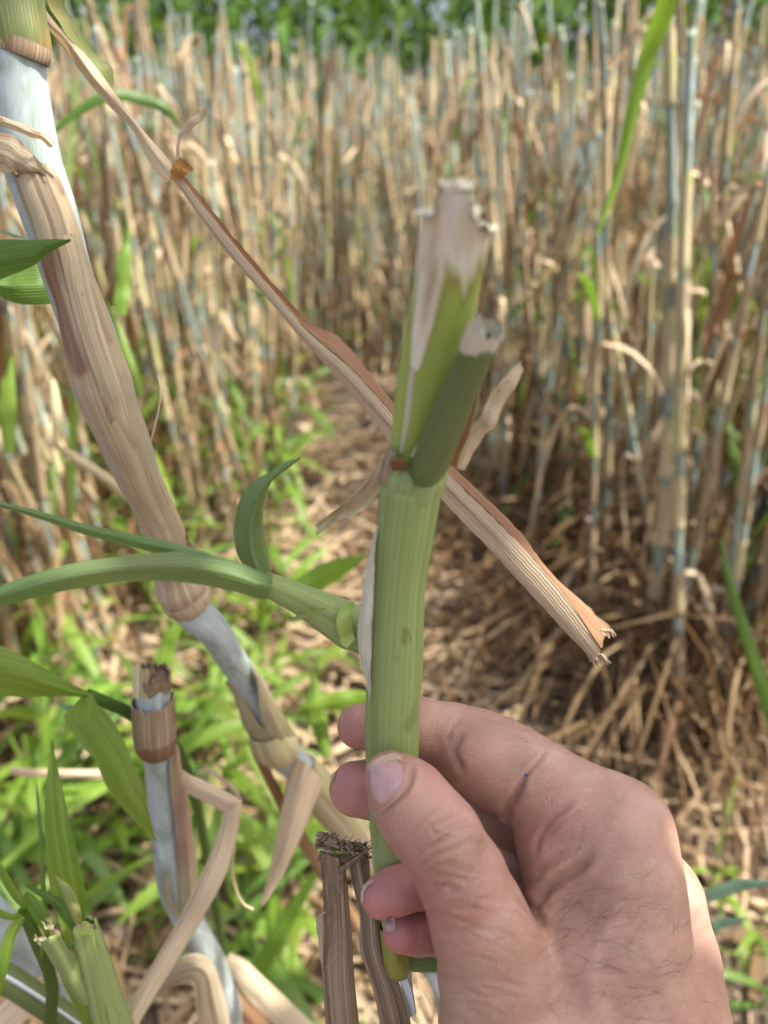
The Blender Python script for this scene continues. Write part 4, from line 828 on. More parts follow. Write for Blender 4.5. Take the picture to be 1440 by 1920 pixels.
# --- short dry stub beside the hand: two weathered leaf strips with a frayed dark knot on top
ds = thing('dry_stub', 'weathered grey-brown dry stub with a frayed dark knot, against the green stem', 'cane stub', ground_at(800, 2500))
mb = MB(); prails(mb, [[(600, 1596, .224), (606, 1650, .2245), (608, 1740, .226), (606, 1830, .228), (612, 1925, .231), (620, 2050, .24)], [(616, 1600, .222), (624, 1660, .2225), (630, 1740, .224), (632, 1830, .2255), (640, 1925, .2285), (650, 2050, .238)], [(634, 1606, .222), (642, 1660, .2225), (648, 1740, .224), (654, 1830, .2255), (662, 1925, .2285), (676, 2050, .238)], [(642, 1612, .224), (650, 1660, .2245), (656, 1740, .226), (662, 1830, .228), (672, 1925, .231), (688, 2050, .24)]], n=60, sub=5, bow=.0006, wob=.0003, tear=.06, rg=fg); part('leaf_strip', mb, M['greybrown'], ds, thick=.0008)
mb = MB(); prails(mb, [[(606, 1704, .225), (592, 1724, .2255), (598, 1780, .2265), (606, 1840, .228)], [(614, 1704, .2255), (612, 1730, .2262), (612, 1780, .227), (614, 1840, .2285)]], n=18, sub=3, tear=.15, wob=.0004, rg=fg); part('leaf_scrap', mb, M['sheath_near'], ds, thick=.0005)
mb = MB(); prails(mb, [[(632, 1618, .2205), (630, 1640, .2205), (636, 1680, .2215)], [(640, 1622, .2205), (642, 1645, .2205), (642, 1672, .2215)], [(652, 1622, .2215), (648, 1640, .2215), (644, 1662, .222)]], n=12, sub=3, tear=.25, wob=.0008, rg=fg); part('leaf_scrap', mb, M['greybrown'], ds, thick=.0005)
mb = MB(); prails(mb, [[(653, 1606, .227), (664, 1660, .225), (676, 1720, .2235), (676, 1780, .222), (690, 1822, .2215), (704, 1870, .221), (714, 1930, .2215), (728, 2050, .229)], [(674, 1602, .2245), (682, 1660, .2232), (700, 1720, .2215), (708, 1780, .22), (724, 1830, .2192), (736, 1870, .219), (746, 1930, .2195), (760, 2050, .227)], [(690, 1606, .2265), (696, 1660, .225), (714, 1720, .2235), (732, 1780, .2205), (744, 1830, .219), (758, 1870, .219), (772, 1930, .22), (786, 2050, .229)]], n=60, sub=5, bow=.0008, wob=.0003, tear=.06, rg=fg); part('leaf_strip', mb, M['greybrown'], ds, 'right leaf strip, paler', thick=.0008)
mb = MB()
for _ in range(30):
    x = fg.uniform(600, 684); y = 1574 + (x - 600) * .3 + fg.normal() * 6; a = fg.normal() * .5 + .3; L_ = fg.uniform(14, 34); ts = np.linspace(-.5, .5, 7)
    pth = np.array([at(x + math.cos(a) * L_ * t, y + math.sin(a) * L_ * t + fg.normal() * 1.6, .2218 + fg.normal() * .0012) for t in ts])
    mb.ribbon(pth, fg.uniform(.0008, .0024) * np.array([.3, .8, 1, 1, 1, .7, .2]), CY + fg.normal(size=3) * .6, fold=.7, cols=2, twist=np.cumsum(fg.normal(size=7)) * .6, rg=fg)
part('frayed_knot', mb, M['greybrown'], ds, 'dark frayed knot', thick=.0006)
mb = MB()
for _ in range(46):
    x = fg.uniform(598, 690); y = 1572 + (x - 598) * .3 + fg.normal() * 5; a = fg.uniform(-1.6, 1.6); L_ = fg.uniform(8, 24)
    mb.tube([at(x, y, .2212), at(x + math.sin(a) * L_ * .5, y - math.cos(a) * L_ * .5, .2205), at(x + math.sin(a + .5) * L_, y - math.cos(a + .4) * L_, .2212)], [.0002, .00015, .00006], 4, rg=fg)
o = part('fibre_tuft', mb, M['greybrown'], ds); o['kind'] = 'stuff'
mb = MB(); mb.tube(catmull(PT([(638, 1632, .2195), (655, 1620, .2190), (672, 1607, .2185), (698, 1588, .2180)]), 12), np.linspace(.0009, .0003, 12), 7, lump=.3); part('twisted_fibre', mb, M['pith'], ds)
mb = MB(); mb.tube(catmull(PT([(612, 1814, .2255), (625, 1800, .223), (637, 1784, .2235)]), 8), .00012, 5); part('straw_hair', mb, M['sheath_yel'], ds)
mb = MB(); mb.tube(catmull(PT([(600, 1600, .224), (620, 1607, .2232), (655, 1606, .2235), (690, 1604, .2250)]), 12), .0016, 8, lump=.4); part('bridge', mb, M['pith'], ds)

# --- green stump at the lower left with fresh shoots
gp = thing('green_stump', 'cut green stump at the lower left with torn sheaths and a fresh upright leaf', 'cane stub', ground_at(330, 2500))
mb = MB(); ptube(mb, [(330, 2500, .75, 14), (262, 2080, .36, 28), (226, 1960, .312, 31), (206, 1900, .296, 30), (184, 1820, .285, 26), (168, 1765, .279, 23), (160, 1738, .276, 20)], 44, 26, jag=.001, lump=.05); part('culm', mb, M['green_stem'], gp, thick=.001)
mb = MB(); prails(mb, [[(138, 1738, .2735), (142, 1770, .275), (150, 1800, .278)], [(158, 1726, .2715), (162, 1765, .274), (166, 1800, .277)], [(176, 1734, .2735), (180, 1770, .275), (184, 1800, .278)]], n=12, sub=4, tear=.15, rg=fg); part('torn_edge', mb, M['green_sheath'], gp, thick=.0008)
mb = MB(); fray(mb, 158, 1740, .2725, 36, 13, 30, fg, thick=.00028); fray(mb, 92, 1742, .2745, 14, 24, 12, fg, thick=.00028); fray(mb, 78, 1764, .277, 24, 14, 14, fg, -.6, thick=.00028)
o = part('torn_fibre', mb, M['sheath_yel'], gp); o['kind'] = 'stuff'
mb = MB(); prails(mb, [[(76, 1766, .278), (96, 1800, .280), (122, 1840, .283), (150, 1876, .288)], [(96, 1752, .2745), (116, 1795, .277), (140, 1840, .2805), (162, 1880, .286)], [(112, 1748, .2755), (136, 1795, .278), (156, 1840, .282), (170, 1876, .287)]], n=24, sub=4, bow=.001, tear=.08, rg=fg); part('torn_sheath', mb, M['green_stem'], gp, thick=.0007)
mb = MB(); prails(mb, [[(68, 1770, .2805), (88, 1776, .2795), (104, 1760, .278)], [(72, 1762, .28), (88, 1768, .279), (100, 1752, .2775)]], n=10, sub=2, tear=.3, rg=fg); part('torn_edge', mb, M['torn'], gp, thick=.0005)
mb = MB(); ptube(mb, [(122, 1800, .281, 12), (112, 1762, .2795, 14), (110, 1740, .279, 12)], 8, 12, cap1=True, lump=.3); part('pith', mb, M['pith'], gp)
mb = MB(); prails(mb, [[(124, 1770, .2765), (100, 1690, .2745), (90, 1640, .2735), (84, 1580, .2725), (85, 1490, .2735), (92, 1425, .276), (97, 1388, .2785)], [(138, 1770, .2755), (126, 1690, .2735), (116, 1630, .272), (108, 1570, .2705), (102, 1490, .272), (98, 1425, .2755), (97.5, 1388, .2785)], [(152, 1760, .2765), (162, 1690, .2745), (150, 1630, .2735), (138, 1570, .2725), (120, 1490, .2735), (105, 1425, .276), (98, 1388, .2785)]], n=44, sub=4, bow=-.0012, wob=.0002, rg=fg); part('leaf', mb, M['leaf_lime'], gp, 'tall upright pointed leaf', thick=.0003)
mb = MB(); prails(mb, [[(86, 1770, .29), (76, 1660, .288), (72, 1560, .289), (68, 1470, .292)], [(96, 1770, .289), (86, 1660, .287), (80, 1560, .288), (70, 1470, .292)]], n=24, sub=3, bow=.0006, rg=fg); part('leaf', mb, M['leaf'], gp, thick=.0003)
mb = MB(); prails(mb, [[(142, 1736, .2735), (128, 1705, .2715), (112, 1668, .271), (104, 1644, .2725)], [(150, 1730, .2715), (142, 1700, .270), (126, 1666, .2705), (105, 1643, .2725)], [(154, 1726, .2725), (150, 1700, .271), (134, 1664, .271), (106, 1642, .2725)]], n=18, sub=3, bow=.0006, rg=fg); part('leaf', mb, M['leaf_yel'], gp, thick=.0003)
mb = MB(); prails(mb, [[(146, 1760, .276), (104, 1705, .2745), (70, 1678, .275), (48, 1662, .277)], [(152, 1748, .2745), (112, 1696, .2735), (74, 1672, .2745), (48, 1660, .277)], [(158, 1736, .2755), (120, 1688, .2745), (78, 1668, .2755), (48, 1658, .277)]], n=18, sub=3, bow=.0005, rg=fg); part('leaf', mb, M['leaf'], gp, thick=.0003)
mb = MB(); prails(mb, [[(100, 1800, .29), (130, 1870, .292), (165, 1940, .296), (190, 2000, .3)], [(112, 1796, .289), (146, 1866, .291), (184, 1936, .295), (206, 2000, .299)], [(122, 1790, .29), (160, 1862, .292), (200, 1932, .296), (220, 2000, .3)]], n=18, sub=3, rg=fg); part('leaf', mb, M['leaf_lime'], gp, thick=.0003)
lf = thing('leaf_fan', 'fan of small green leaves at the lower left edge beside the green stump', 'plant shoot', ground_at(60, 2500))
mb = MB(); mb.tube(catmull(PT([(60, 2500, .75), (90, 2000, .35), (96, 1850, .30), (70, 1760, .285), (44, 1706, .28)]), 24), np.linspace(.005, .0022, 24), 8); part('stem', mb, M['leaf'], lf)
for rl in ([[(44, 1706, .279), (20, 1680, .277), (-10, 1630, .275), (-30, 1590, .275)], [(48, 1700, .278), (30, 1664, .276), (6, 1624, .2745), (-28, 1585, .275)]],
           [[(40, 1716, .278), (14, 1740, .274), (-6, 1800, .272), (-20, 1870, .274)], [(44, 1720, .277), (24, 1750, .273), (8, 1810, .271), (-10, 1880, .274)], [(48, 1724, .278), (28, 1760, .274), (14, 1820, .272), (-4, 1885, .274)]],
           [[(84, 1750, .281), (60, 1720, .279), (44, 1690, .279), (48, 1672, .28)], [(96, 1745, .28), (76, 1712, .278), (60, 1688, .2785), (50, 1672, .28)], [(104, 1740, .281), (88, 1706, .279), (70, 1684, .279), (51, 1672, .28)]],
           [[(46, 1722, .280), (20, 1726, .277), (-10, 1716, .275), (-40, 1700, .276)], [(48, 1714, .279), (20, 1712, .276), (-10, 1700, .274), (-40, 1694, .276)]]):
    mb = MB(); prails(mb, rl, n=20, sub=3, bow=.0006, rg=fg); part('leaf', mb, M['leaf_lime'], lf, thick=.0003)

# --- shoot behind the stub, bending to the left edge
sh = thing('arching_shoot', 'arching green shoot with a broad drooping leaf, left of the cut stub', 'plant shoot', ground_at(420, 1800))
mb = MB(); mb.tube(catmull(PT([(420, 1800, .72), (380, 1560, .46), (330, 1400, .37), (262, 1350, .335), (215, 1322, .322), (163, 1302, .315)]), 30), np.linspace(.004, .0026, 30), 10); part('stem', mb, M['leaf'], sh)
mb = MB(); prails(mb, [[(166, 1296, .313), (148, 1290, .310), (112, 1270, .306), (56, 1236, .302), (0, 1210, .30), (-50, 1196, .30)], [(164, 1302, .311), (140, 1297, .3065), (100, 1284, .302), (50, 1264, .298), (0, 1250, .296), (-50, 1240, .296)], [(162, 1308, .313), (140, 1308, .310), (96, 1307, .306), (46, 1306, .302), (0, 1306, .30), (-50, 1300, .30)]], n=30, sub=6, bow=.0012, wob=.0004, rg=fg); part('leaf', mb, M['leaf_lime'], sh, thick=.0003)
mb = MB(); prails(mb, [[(160, 1300, .313), (140, 1322, .308), (120, 1346, .304), (148, 1392, .301), (180, 1432, .299), (202, 1480, .298), (240, 1526, .298), (272, 1556, .299), (292, 1576, .300)], [(166, 1300, .311), (160, 1326, .306), (158, 1352, .3025), (188, 1400, .299), (212, 1442, .297), (236, 1488, .296), (262, 1534, .297), (280, 1560, .2985), (292.5, 1576, .300)], [(172, 1300, .313), (184, 1322, .308), (202, 1339, .304), (230, 1386, .301), (256, 1446, .299), (274, 1500, .298), (284, 1540, .298), (290, 1562, .299), (293, 1576, .300)]], n=44, sub=4, bow=-.0008, wob=.0003, rg=fg); part('leaf', mb, M['leaf_lime'], sh, 'broad drooping leaf', thick=.0003)
mb = MB(); prails(mb, [[(158, 1312, .314), (140, 1322, .312), (120, 1322, .311), (104, 1314, .311)], [(150, 1324, .314), (136, 1334, .312), (120, 1330, .311), (104, 1316, .311)]], n=12, sub=2, rg=fg); part('leaf', mb, M['leaf_blue'], sh, thick=.0003)

# --- single blades and dead leaves lying or standing about
def blade(name, label, cat, mat, rls, base, **k):
    t = thing(name, label, cat, base); mb = MB(); kk = dict(n=30, sub=3, bow=.001, wob=.0008, rg=fg); kk.update(k)
    prails(mb, rls, **kk); part('blade', mb, mat, t, thick=.0004); return t
def rib(c, w, d, dd=-.001):            # three edge lines from a centre line (px), widths (px) and depths
    c = np.array(c, float); T = np.gradient(c, axis=0); T /= np.linalg.norm(T, axis=1)[:, None]; Nn = np.stack((-T[:, 1], T[:, 0]), 1)
    w = np.broadcast_to(np.asarray(w, float), (len(c),))[:, None]; d = np.broadcast_to(np.asarray(d, float), (len(c),))
    a, b = c - Nn * w / 2, c + Nn * w / 2
    mk = lambda q, s: [(x, y, z + s) for (x, y), z in zip(q, d)]
    return [mk(a, 0), mk(c, dd), mk(b, 0)]
blade('curled_dead_leaf', 'pale curled dead leaf at the bottom edge under the cut stub', 'dead leaf', M['dryleaf'], [[(262, 1870, .40), (300, 1822, .392), (345, 1792, .388), (378, 1790, .388), (404, 1816, .39), (424, 1880, .395), (440, 1960, .40)], [(286, 1872, .385), (318, 1834, .378), (350, 1812, .372), (376, 1812, .370), (392, 1836, .372), (404, 1890, .378), (414, 1960, .385)], [(284, 1852, .395), (320, 1848, .388), (344, 1846, .38), (360, 1850, .375), (366, 1870, .376), (372, 1910, .38), (376, 1960, .385)]], ground_at(380, 2000), n=40, sub=5)
blade('dead_leaf', 'flat pale dead leaf slanting down at the bottom centre', 'dead leaf', M['dryleaf'], rib([(424, 1792), (470, 1840), (520, 1890), (580, 1950)], [26, 46, 50, 50], [.44, .445, .45, .455]), ground_at(520, 1960))
blade('dead_leaf', 'rusty dead leaf under the pale slanting one at the bottom centre', 'dead leaf', M['dryleaf_brn'], rib([(396, 1776), (430, 1850), (480, 1920), (530, 1980)], [16, 30, 40, 40], [.47, .475, .48, .485]), ground_at(480, 1960))
blade('dead_leaf', 'pale dead leaf in the bottom left corner', 'dead leaf', M['dryleaf'], rib([(120, 1805), (70, 1850), (20, 1900), (-40, 1960)], [40, 56, 60, 60], [.40, .39, .38, .37]), ground_at(60, 1960))
blade('kinked_straw', 'pale kinked straw left of the thick cane', 'straw', M['sheath_yel'], rib([(96, 712), (104, 760), (106, 800), (103, 832), (130, 852), (190, 890), (260, 945)], [14, 20, 18, 12, 16, 18, 16], [.62, .62, .62, .62, .63, .64, .66]), ground_at(200, 1000), n=40)
blade('fallen_straw', 'straw lying level behind the green upright leaf', 'straw', M['dryleaf'], rib([(20, 1446), (100, 1450), (180, 1452), (250, 1450)], [16, 16, 18, 18], [.56, .56, .56, .56]), ground_at(150, 1450))
t = thing('bluish_cane_piece', 'bluish cane piece leaning in the bottom left corner', 'cane', ground_at(140, 1960))
mb = MB(); ptube(mb, [(-40, 1690, .36, 30), (30, 1765, .38, 30), (80, 1806, .40, 28), (140, 1870, .43, 26), (180, 1960, .5, 22)], 24, 20, cap0=True, lump=.03); part('culm', mb, M['culm_blue'], t)
t = thing('teal_cane_piece', 'dark green cane piece crossing the bottom left corner', 'cane', ground_at(140, 1990))
mb = MB(); ptube(mb, [(-40, 1812, .33, 26), (20, 1840, .335, 25), (80, 1880, .342, 24), (140, 1920, .35, 23), (200, 1975, .37, 22)], 24, 20, lump=.03); part('culm', mb, M['dark_green'], t)
mb = MB(); prails(mb, rib([(-40, 1806), (20, 1836), (80, 1874), (150, 1922)], [8, 9, 8, 6], [.3235, .3285, .3355, .3445]), n=20, sub=2); part('pale_stripe', mb, M['white_pith'], t, thick=.0004)
blade('grass_shoot', 'long bright green leaf blade rising out at the top right', 'grass', M['leaf_lime'], rib([(1120, 440), (1158, 330), (1186, 210), (1216, 100), (1246, 20), (1270, -60)], [8, 16, 24, 34, 38, 34], [.72, .71, .69, .67, .65, .63]), ground_at(1120, 1100))
blade('grass_shoot', 'narrow green blade standing at the right edge, low down', 'grass', M['leaf'], rib([(1352, 1010), (1366, 1080), (1392, 1170), (1424, 1270), (1460, 1380)], [6, 14, 22, 28, 30], [.66, .66, .67, .68, .7]), ground_at(1450, 1420))
blade('grass_shoot', 'upper bluish green blade right of the wrist', 'grass', M['leaf_blue'], rib([(1300, 1694), (1340, 1676), (1390, 1660), (1440, 1654), (1480, 1660)], [16, 26, 24, 8, 4], [.44, .435, .43, .425, .42]), ground_at(1330, 1760))
blade('grass_shoot', 'lower bluish green blade right of the wrist', 'grass', M['leaf_blue'], rib([(1310, 1746), (1340, 1736), (1370, 1728), (1402, 1720)], [20, 22, 14, 2], [.46, .455, .45, .445]), ground_at(1330, 1800))
blade('grass_shoot', 'vivid lime blade standing between the left canes', 'grass', M['leaf_lime'], rib([(226, 590), (230, 540), (234, 480), (240, 425)], [22, 28, 24, 3], [.6, .6, .6, .6]), ground_at(226, 900))
blade('grass_shoot', 'lime blade slanting behind the swollen joint of the thick cane', 'grass', M['leaf_lime'], rib([(262, 745), (240, 680), (215, 610), (196, 560)], [20, 26, 22, 4], [.5, .5, .5, .5]), ground_at(262, 1000))
blade('grass_shoot', 'lime blade at the far left edge below the short yellow-topped cane', 'grass', M['leaf_lime'], rib([(18, 850), (14, 790), (16, 730), (22, 668)], [20, 32, 28, 3], [.6, .6, .6, .6]), ground_at(20, 1000))
blade('grass_shoot', 'arching green blade just right of the top bluish joint', 'grass', M['leaf'], rib([(96, 250), (140, 215), (190, 185), (250, 180), (310, 205), (335, 240)], [12, 18, 22, 24, 18, 4], [.62, .62, .62, .63, .64, .65]), ground_at(100, 900))
blade('grass_shoot', 'broad lime blade pointing right behind the held stem', 'grass', M['leaf_lime'], rib([(545, 1110), (590, 1088), (640, 1062), (690, 1040)], [24, 44, 34, 3], [.5, .5, .49, .48]), ground_at(545, 1250))
blade('grass_shoot', 'lime blade lying level left of the index fingertip', 'grass', M['leaf_lime'], rib([(560, 1330), (610, 1318), (660, 1310), (720, 1312)], [14, 30, 34, 20], [.5, .5, .5, .5]), ground_at(560, 1400))
blade('grass_shoot', 'lime blade standing upright left of the fingertips', 'grass', M['leaf_lime'], rib([(612, 1420), (600, 1360), (592, 1310), (588, 1262)], [16, 32, 30, 3], [.52, .52, .52, .52]), ground_at(620, 1500))
blade('grass_shoot', 'green blade slanting up to the dry stub', 'grass', M['weed'], rib([(480, 1830), (520, 1760), (560, 1690), (600, 1625)], [34, 30, 22, 6], [.55, .54, .53, .52]), ground_at(470, 1850))
blade('grass_shoot', 'lime blade below the broad green blade, pointing up right', 'grass', M['leaf_lime'], rib([(292, 1290), (306, 1240), (324, 1190), (348, 1150)], [26, 34, 26, 3], [.5, .5, .5, .5]), ground_at(290, 1360))
blade('grass_shoot', 'pale lime stalk leaf right of the cut stub', 'grass', M['leaf_yel'], rib([(364, 1620), (378, 1560), (394, 1500), (408, 1440)], [18, 24, 26, 22], [.5, .5, .5, .5]), ground_at(360, 1700))
# ------------------------------------------------------------------ the hand: one continuous surface grown from a distance field
HV = .00055
def hp(px, py, d, r): d = d * HS; return np.append(cam_space(px, py, d), r * d / F)
lo = np.array((-.032, -.205, -.252)); hi = np.array((.118, -.036, -.150))
dim = np.ceil((hi - lo) / HV).astype(int)
axs = [lo[i] + HV * np.arange(dim[i]) for i in range(3)]
BIG = np.float32(.02)
def smin(a, b, k):
    h = np.clip(.5 + .5 * (b - a) / k, 0, 1); return b + (a - b) * h - k * h * (1 - h)
def field(prims, k, sq=None):
    out = np.full(dim, BIG, np.float32)
    for pts in prims:
        pts = [hp(*p) for p in pts]
        for A, B in zip(pts[:-1], pts[1:]):
            a, b, ra, rb = A[:3], B[:3], A[3], B[3]; m = max(ra, rb) + .007
            i0 = np.maximum(((np.minimum(a, b) - m - lo) / HV).astype(int), 0); i1 = np.minimum(((np.maximum(a, b) + m - lo) / HV).astype(int) + 1, dim)
            if np.any(i1 <= i0): continue
            sl_ = tuple(slice(q, r) for q, r in zip(i0, i1))
            X, Y, Z = np.meshgrid(*[axs[i][sl_[i]].astype(np.float32) for i in range(3)], indexing='ij', sparse=True)
            e = b - a; L2 = max(1e-12, float(e.dot(e)))
            t = np.clip(((X - a[0]) * e[0] + (Y - a[1]) * e[1] + (Z - a[2]) * e[2]) / L2, 0, 1)
            d = np.sqrt((X - a[0] - t * e[0]) ** 2 + (Y - a[1] - t * e[1]) ** 2 + (Z - a[2] - t * e[2]) ** 2) - (ra + (rb - ra) * t)
            out[sl_] = smin(out[sl_], d.astype(np.float32), k)
    return out
thumb = field([
    [(737, 1462, .1640, 48), (763, 1492, .1628, 69), (792, 1532, .1618, 74), (824, 1570, .1612, 77), (866, 1645, .1625, 82), (893, 1710, .165, 88), (906, 1748, .1665, 93), (935, 1830, .1695, 112), (968, 1920, .172, 145), (985, 2050, .173, 168)],
    [(726, 1452, .1655, 40), (745, 1470, .1650, 56)],
    [(732, 1500, .1655, 40), (766, 1548, .1650, 50)]], .0022)
index = field([
    [(674, 1362, .1945, 42), (722, 1361, .1945, 49), (785, 1363, .1950, 53), (848, 1380, .1950, 59), (890, 1404, .1935, 74), (930, 1430, .191, 83), (975, 1452, .188, 81), (1015, 1474, .185, 80), (1070, 1508, .1825, 83), (1120, 1536, .1815, 90), (1158, 1562, .1815, 99)],
    [(905, 1424, .1885, 70), (940, 1456, .186, 60)]], .002)
middle = field([
    [(668, 1479, .1950, 51), (720, 1480, .1965, 57), (790, 1482, .199, 62), (860, 1505, .203, 70), (930, 1545, .207, 76), (1010, 1590, .207, 84), (1110, 1640, .203, 92), (1214, 1690, .1975, 98)]], .002)
ring = field([
    [(715, 1682, .1795, 39), (745, 1668, .1810, 43), (790, 1652, .184, 47), (850, 1640, .190, 52), (920, 1640, .199, 62), (1000, 1670, .206, 78), (1100, 1730, .208, 95), (1200, 1790, .206, 100)]], .002)
pinky = field([
    [(754, 1748, .184, 37), (785, 1745, .187, 41), (830, 1742, .1915, 45), (900, 1750, .199, 56), (980, 1790, .207, 75), (1080, 1850, .2105, 95), (1180, 1900, .2105, 100)]], .002)
palm = field([
    [(1158, 1562, .1815, 99), (1160, 1650, .1785, 110), (1155, 1760, .176, 128), (1150, 1900, .1745, 150), (1145, 2060, .174, 175), (1140, 2260, .175, 190)],
    [(1214, 1690, .197, 96), (1225, 1800, .193, 112), (1225, 1930, .189, 135), (1220, 2080, .185, 150), (1215, 2260, .183, 165)],
    [(1200, 1790, .206, 92), (1205, 1920, .201, 110), (1200, 2080, .194, 135), (1190, 2260, .190, 150)],
    [(1180, 1900, .2105, 90), (1150, 2060, .203, 130), (1140, 2260, .197, 140)],
    [(1040, 1566, .1835, 76), (1060, 1630, .182, 72), (1084, 1700, .1795, 82), (1075, 1800, .1755, 112), (1062, 1920, .1735, 142), (1060, 2060, .1735, 170)],
    [(985, 2050, .174, 165), (1000, 2260, .177, 170)],
    [(1040, 1676, .188, 54), (1012, 1705, .188, 40)],
    [(965, 1710, .212, 50), (1000, 1780, .199, 100), (1040, 1900, .194, 120), (1060, 2060, .19, 150)]], .0052)
D = smin(palm, thumb, .0034)
for fq in (index, middle, ring, pinky): D = np.minimum(D, smin(palm, fq, .0035))
del thumb, index, middle, ring, pinky, palm
# the flesh gives way where it presses on the stem
stem_c = np.array([hp(a, b, c, w_[0] * .97) for (a, b, c), w_ in zip(HA, HW)])
cut = np.full(dim, BIG, np.float32)
X, Y, Z = np.meshgrid(*[a.astype(np.float32) for a in axs], indexing='ij', sparse=True)
for A, B in zip(stem_c[:-1], stem_c[1:]):
    e = B[:3] - A[:3]; t = np.clip(((X - A[0]) * e[0] + (Y - A[1]) * e[1] + (Z - A[2]) * e[2]) / e.dot(e), 0, 1)
    cut = np.minimum(cut, np.sqrt((X - A[0] - t * e[0]) ** 2 + (Y - A[1] - t * e[1]) ** 2 + (Z - A[2] - t * e[2]) ** 2) - (A[3] + (B[3] - A[3]) * t))
D = np.maximum(D, -cut); del cut
# close the far ends inside the box
D = np.maximum(D, (lo[1] + .003 - Y))

def surface_nets(S_):
    ins = S_ < 0; n = np.array(S_.shape) - 1
    cnt = np.zeros(n, np.int8)
    offs = [(i, j, k) for i in (0, 1) for j in (0, 1) for k in (0, 1)]
    for o in offs: cnt += ins[o[0]:o[0] + n[0], o[1]:o[1] + n[1], o[2]:o[2] + n[2]]
    cells = np.argwhere((cnt > 0) & (cnt < 8)); idx = np.full(n, -1, np.int32); idx[tuple(cells.T)] = np.arange(len(cells))
    val = {o: S_[cells[:, 0] + o[0], cells[:, 1] + o[1], cells[:, 2] + o[2]] for o in offs}
    acc = np.zeros((len(cells), 3)); num = np.zeros(len(cells))
    for ax in range(3):
        for o in offs:
            if o[ax]: continue
            o2 = list(o); o2[ax] = 1; o2 = tuple(o2); a, b = val[o], val[o2]; m = (a < 0) != (b < 0)
            t = np.where(m, a / np.where(m, a - b, 1), 0); p = np.tile(np.array(o, float), (len(cells), 1)); p[:, ax] += t
            acc += p * m[:, None]; num += m
    V = cells + acc / num[:, None]
    Q = []
    for ax in range(3):
        b, c = (ax + 1) % 3, (ax + 2) % 3
        s0 = [slice(1, -1)] * 3; s0[ax] = slice(0, -1); s1 = list(s0); s1[ax] = slice(1, None)
        A_, B_ = ins[tuple(s0)], ins[tuple(s1)]; ch = np.argwhere(A_ != B_); fl = A_[tuple(ch.T)]
        base = ch.copy(); base[:, b] += 1; base[:, c] += 1
        def g(db, dc):
            q = base.copy(); q[:, b] -= db; q[:, c] -= dc; return idx[q[:, 0], q[:, 1], q[:, 2]]
        q = np.stack((g(1, 1), g(0, 1), g(0, 0), g(1, 0)), 1); q[~fl] = q[~fl][:, ::-1]; Q.append(q)
    return V, np.vstack(Q)
def blur(A):
    for ax in range(3):
        B = np.roll(A, 1, ax); Cc = np.roll(A, -1, ax); A = A * .5 + (B + Cc) * .25
    return A
D = blur(blur(D.astype(np.float32)))
Vn, Qn = surface_nets(D)
# keep the pieces that belong to the hand (largest connected one)
par = np.arange(len(Vn))
for _ in range(400):
    mn = par[Qn].min(1); p2 = par.copy()
    for j in range(4): np.minimum.at(p2, Qn[:, j], mn)
    p2 = p2[p2]
    if np.array_equal(p2, par): break
    par = p2
lab, ct = np.unique(par, return_counts=True); keep = par == lab[np.argmax(ct)]
mp = np.cumsum(keep) - 1; Qn = mp[Qn[keep[Qn[:, 0]]]]; Vn = Vn[keep]
def sample(arr, q):
    q = np.clip(q, 0, np.array(arr.shape) - 1.001); i = q.astype(int); f = q - i; r = 0
    for o in [(a, b, c) for a in (0, 1) for b in (0, 1) for c in (0, 1)]:
        w_ = np.prod([f[:, j] if o[j] else 1 - f[:, j] for j in range(3)], axis=0); r = r + w_ * arr[i[:, 0] + o[0], i[:, 1] + o[1], i[:, 2] + o[2]]
    return r
def grad(q):
    e = np.eye(3) * .8; g = np.stack([sample(D, q + e[i]) - sample(D, q - e[i]) for i in range(3)], 1); return g / (np.linalg.norm(g, axis=1)[:, None] + 1e-9)
nrm = grad(Vn); Vc = lo + Vn * HV
pxy = np.stack((720 + Vc[:, 0] / -Vc[:, 2] * F, 960 - Vc[:, 1] / -Vc[:, 2] * F), 1)
view = Vc / np.linalg.norm(Vc, axis=1)[:, None]; facing = np.clip(-(nrm * view).sum(1) * 3, 0, 1)
dd_ = -Vc[:, 2] / HS
hg = np.random.default_rng(3)
def polydist(P, line):
    ln = catmull(line, 14); best = np.full(len(P), 1e9); par_ = np.zeros(len(P))
    for i in range(13):
        a, b = ln[i], ln[i + 1]; e = b - a; t = np.clip(((P - a) @ e) / (e @ e + 1e-9), 0, 1); q = np.linalg.norm(P - a - t[:, None] * e, axis=1)
        m = q < best; best[m] = q[m]; par_[m] = (i + t[m]) / 13
    return best, par_
disp = np.zeros(len(Vc)); crease = np.zeros(len(Vc))
def groove(line, width, depth, dmax=.2, dmin=0, tint=.5, ridge=.35):
    l = np.array(line, float); bb = (pxy[:, 0] > l[:, 0].min() - 30) & (pxy[:, 0] < l[:, 0].max() + 30) & (pxy[:, 1] > l[:, 1].min() - 30) & (pxy[:, 1] < l[:, 1].max() + 30) & (dd_ < dmax) & (dd_ > dmin) & (facing > 0)
    ii = np.where(bb)[0]
    if not len(ii): return
    q, t = polydist(pxy[ii], l); f_ = np.minimum(1, np.minimum(t, 1 - t) * 5 + .02) * facing[ii]
    g_ = np.exp(-(q / width) ** 2); s_ = np.exp(-((q - width * 2.1) / (width * 1.2)) ** 2)
    disp[ii] += (-g_ + ridge * s_) * depth * .78 * f_; crease[ii] = np.maximum(crease[ii], g_ * tint * f_)
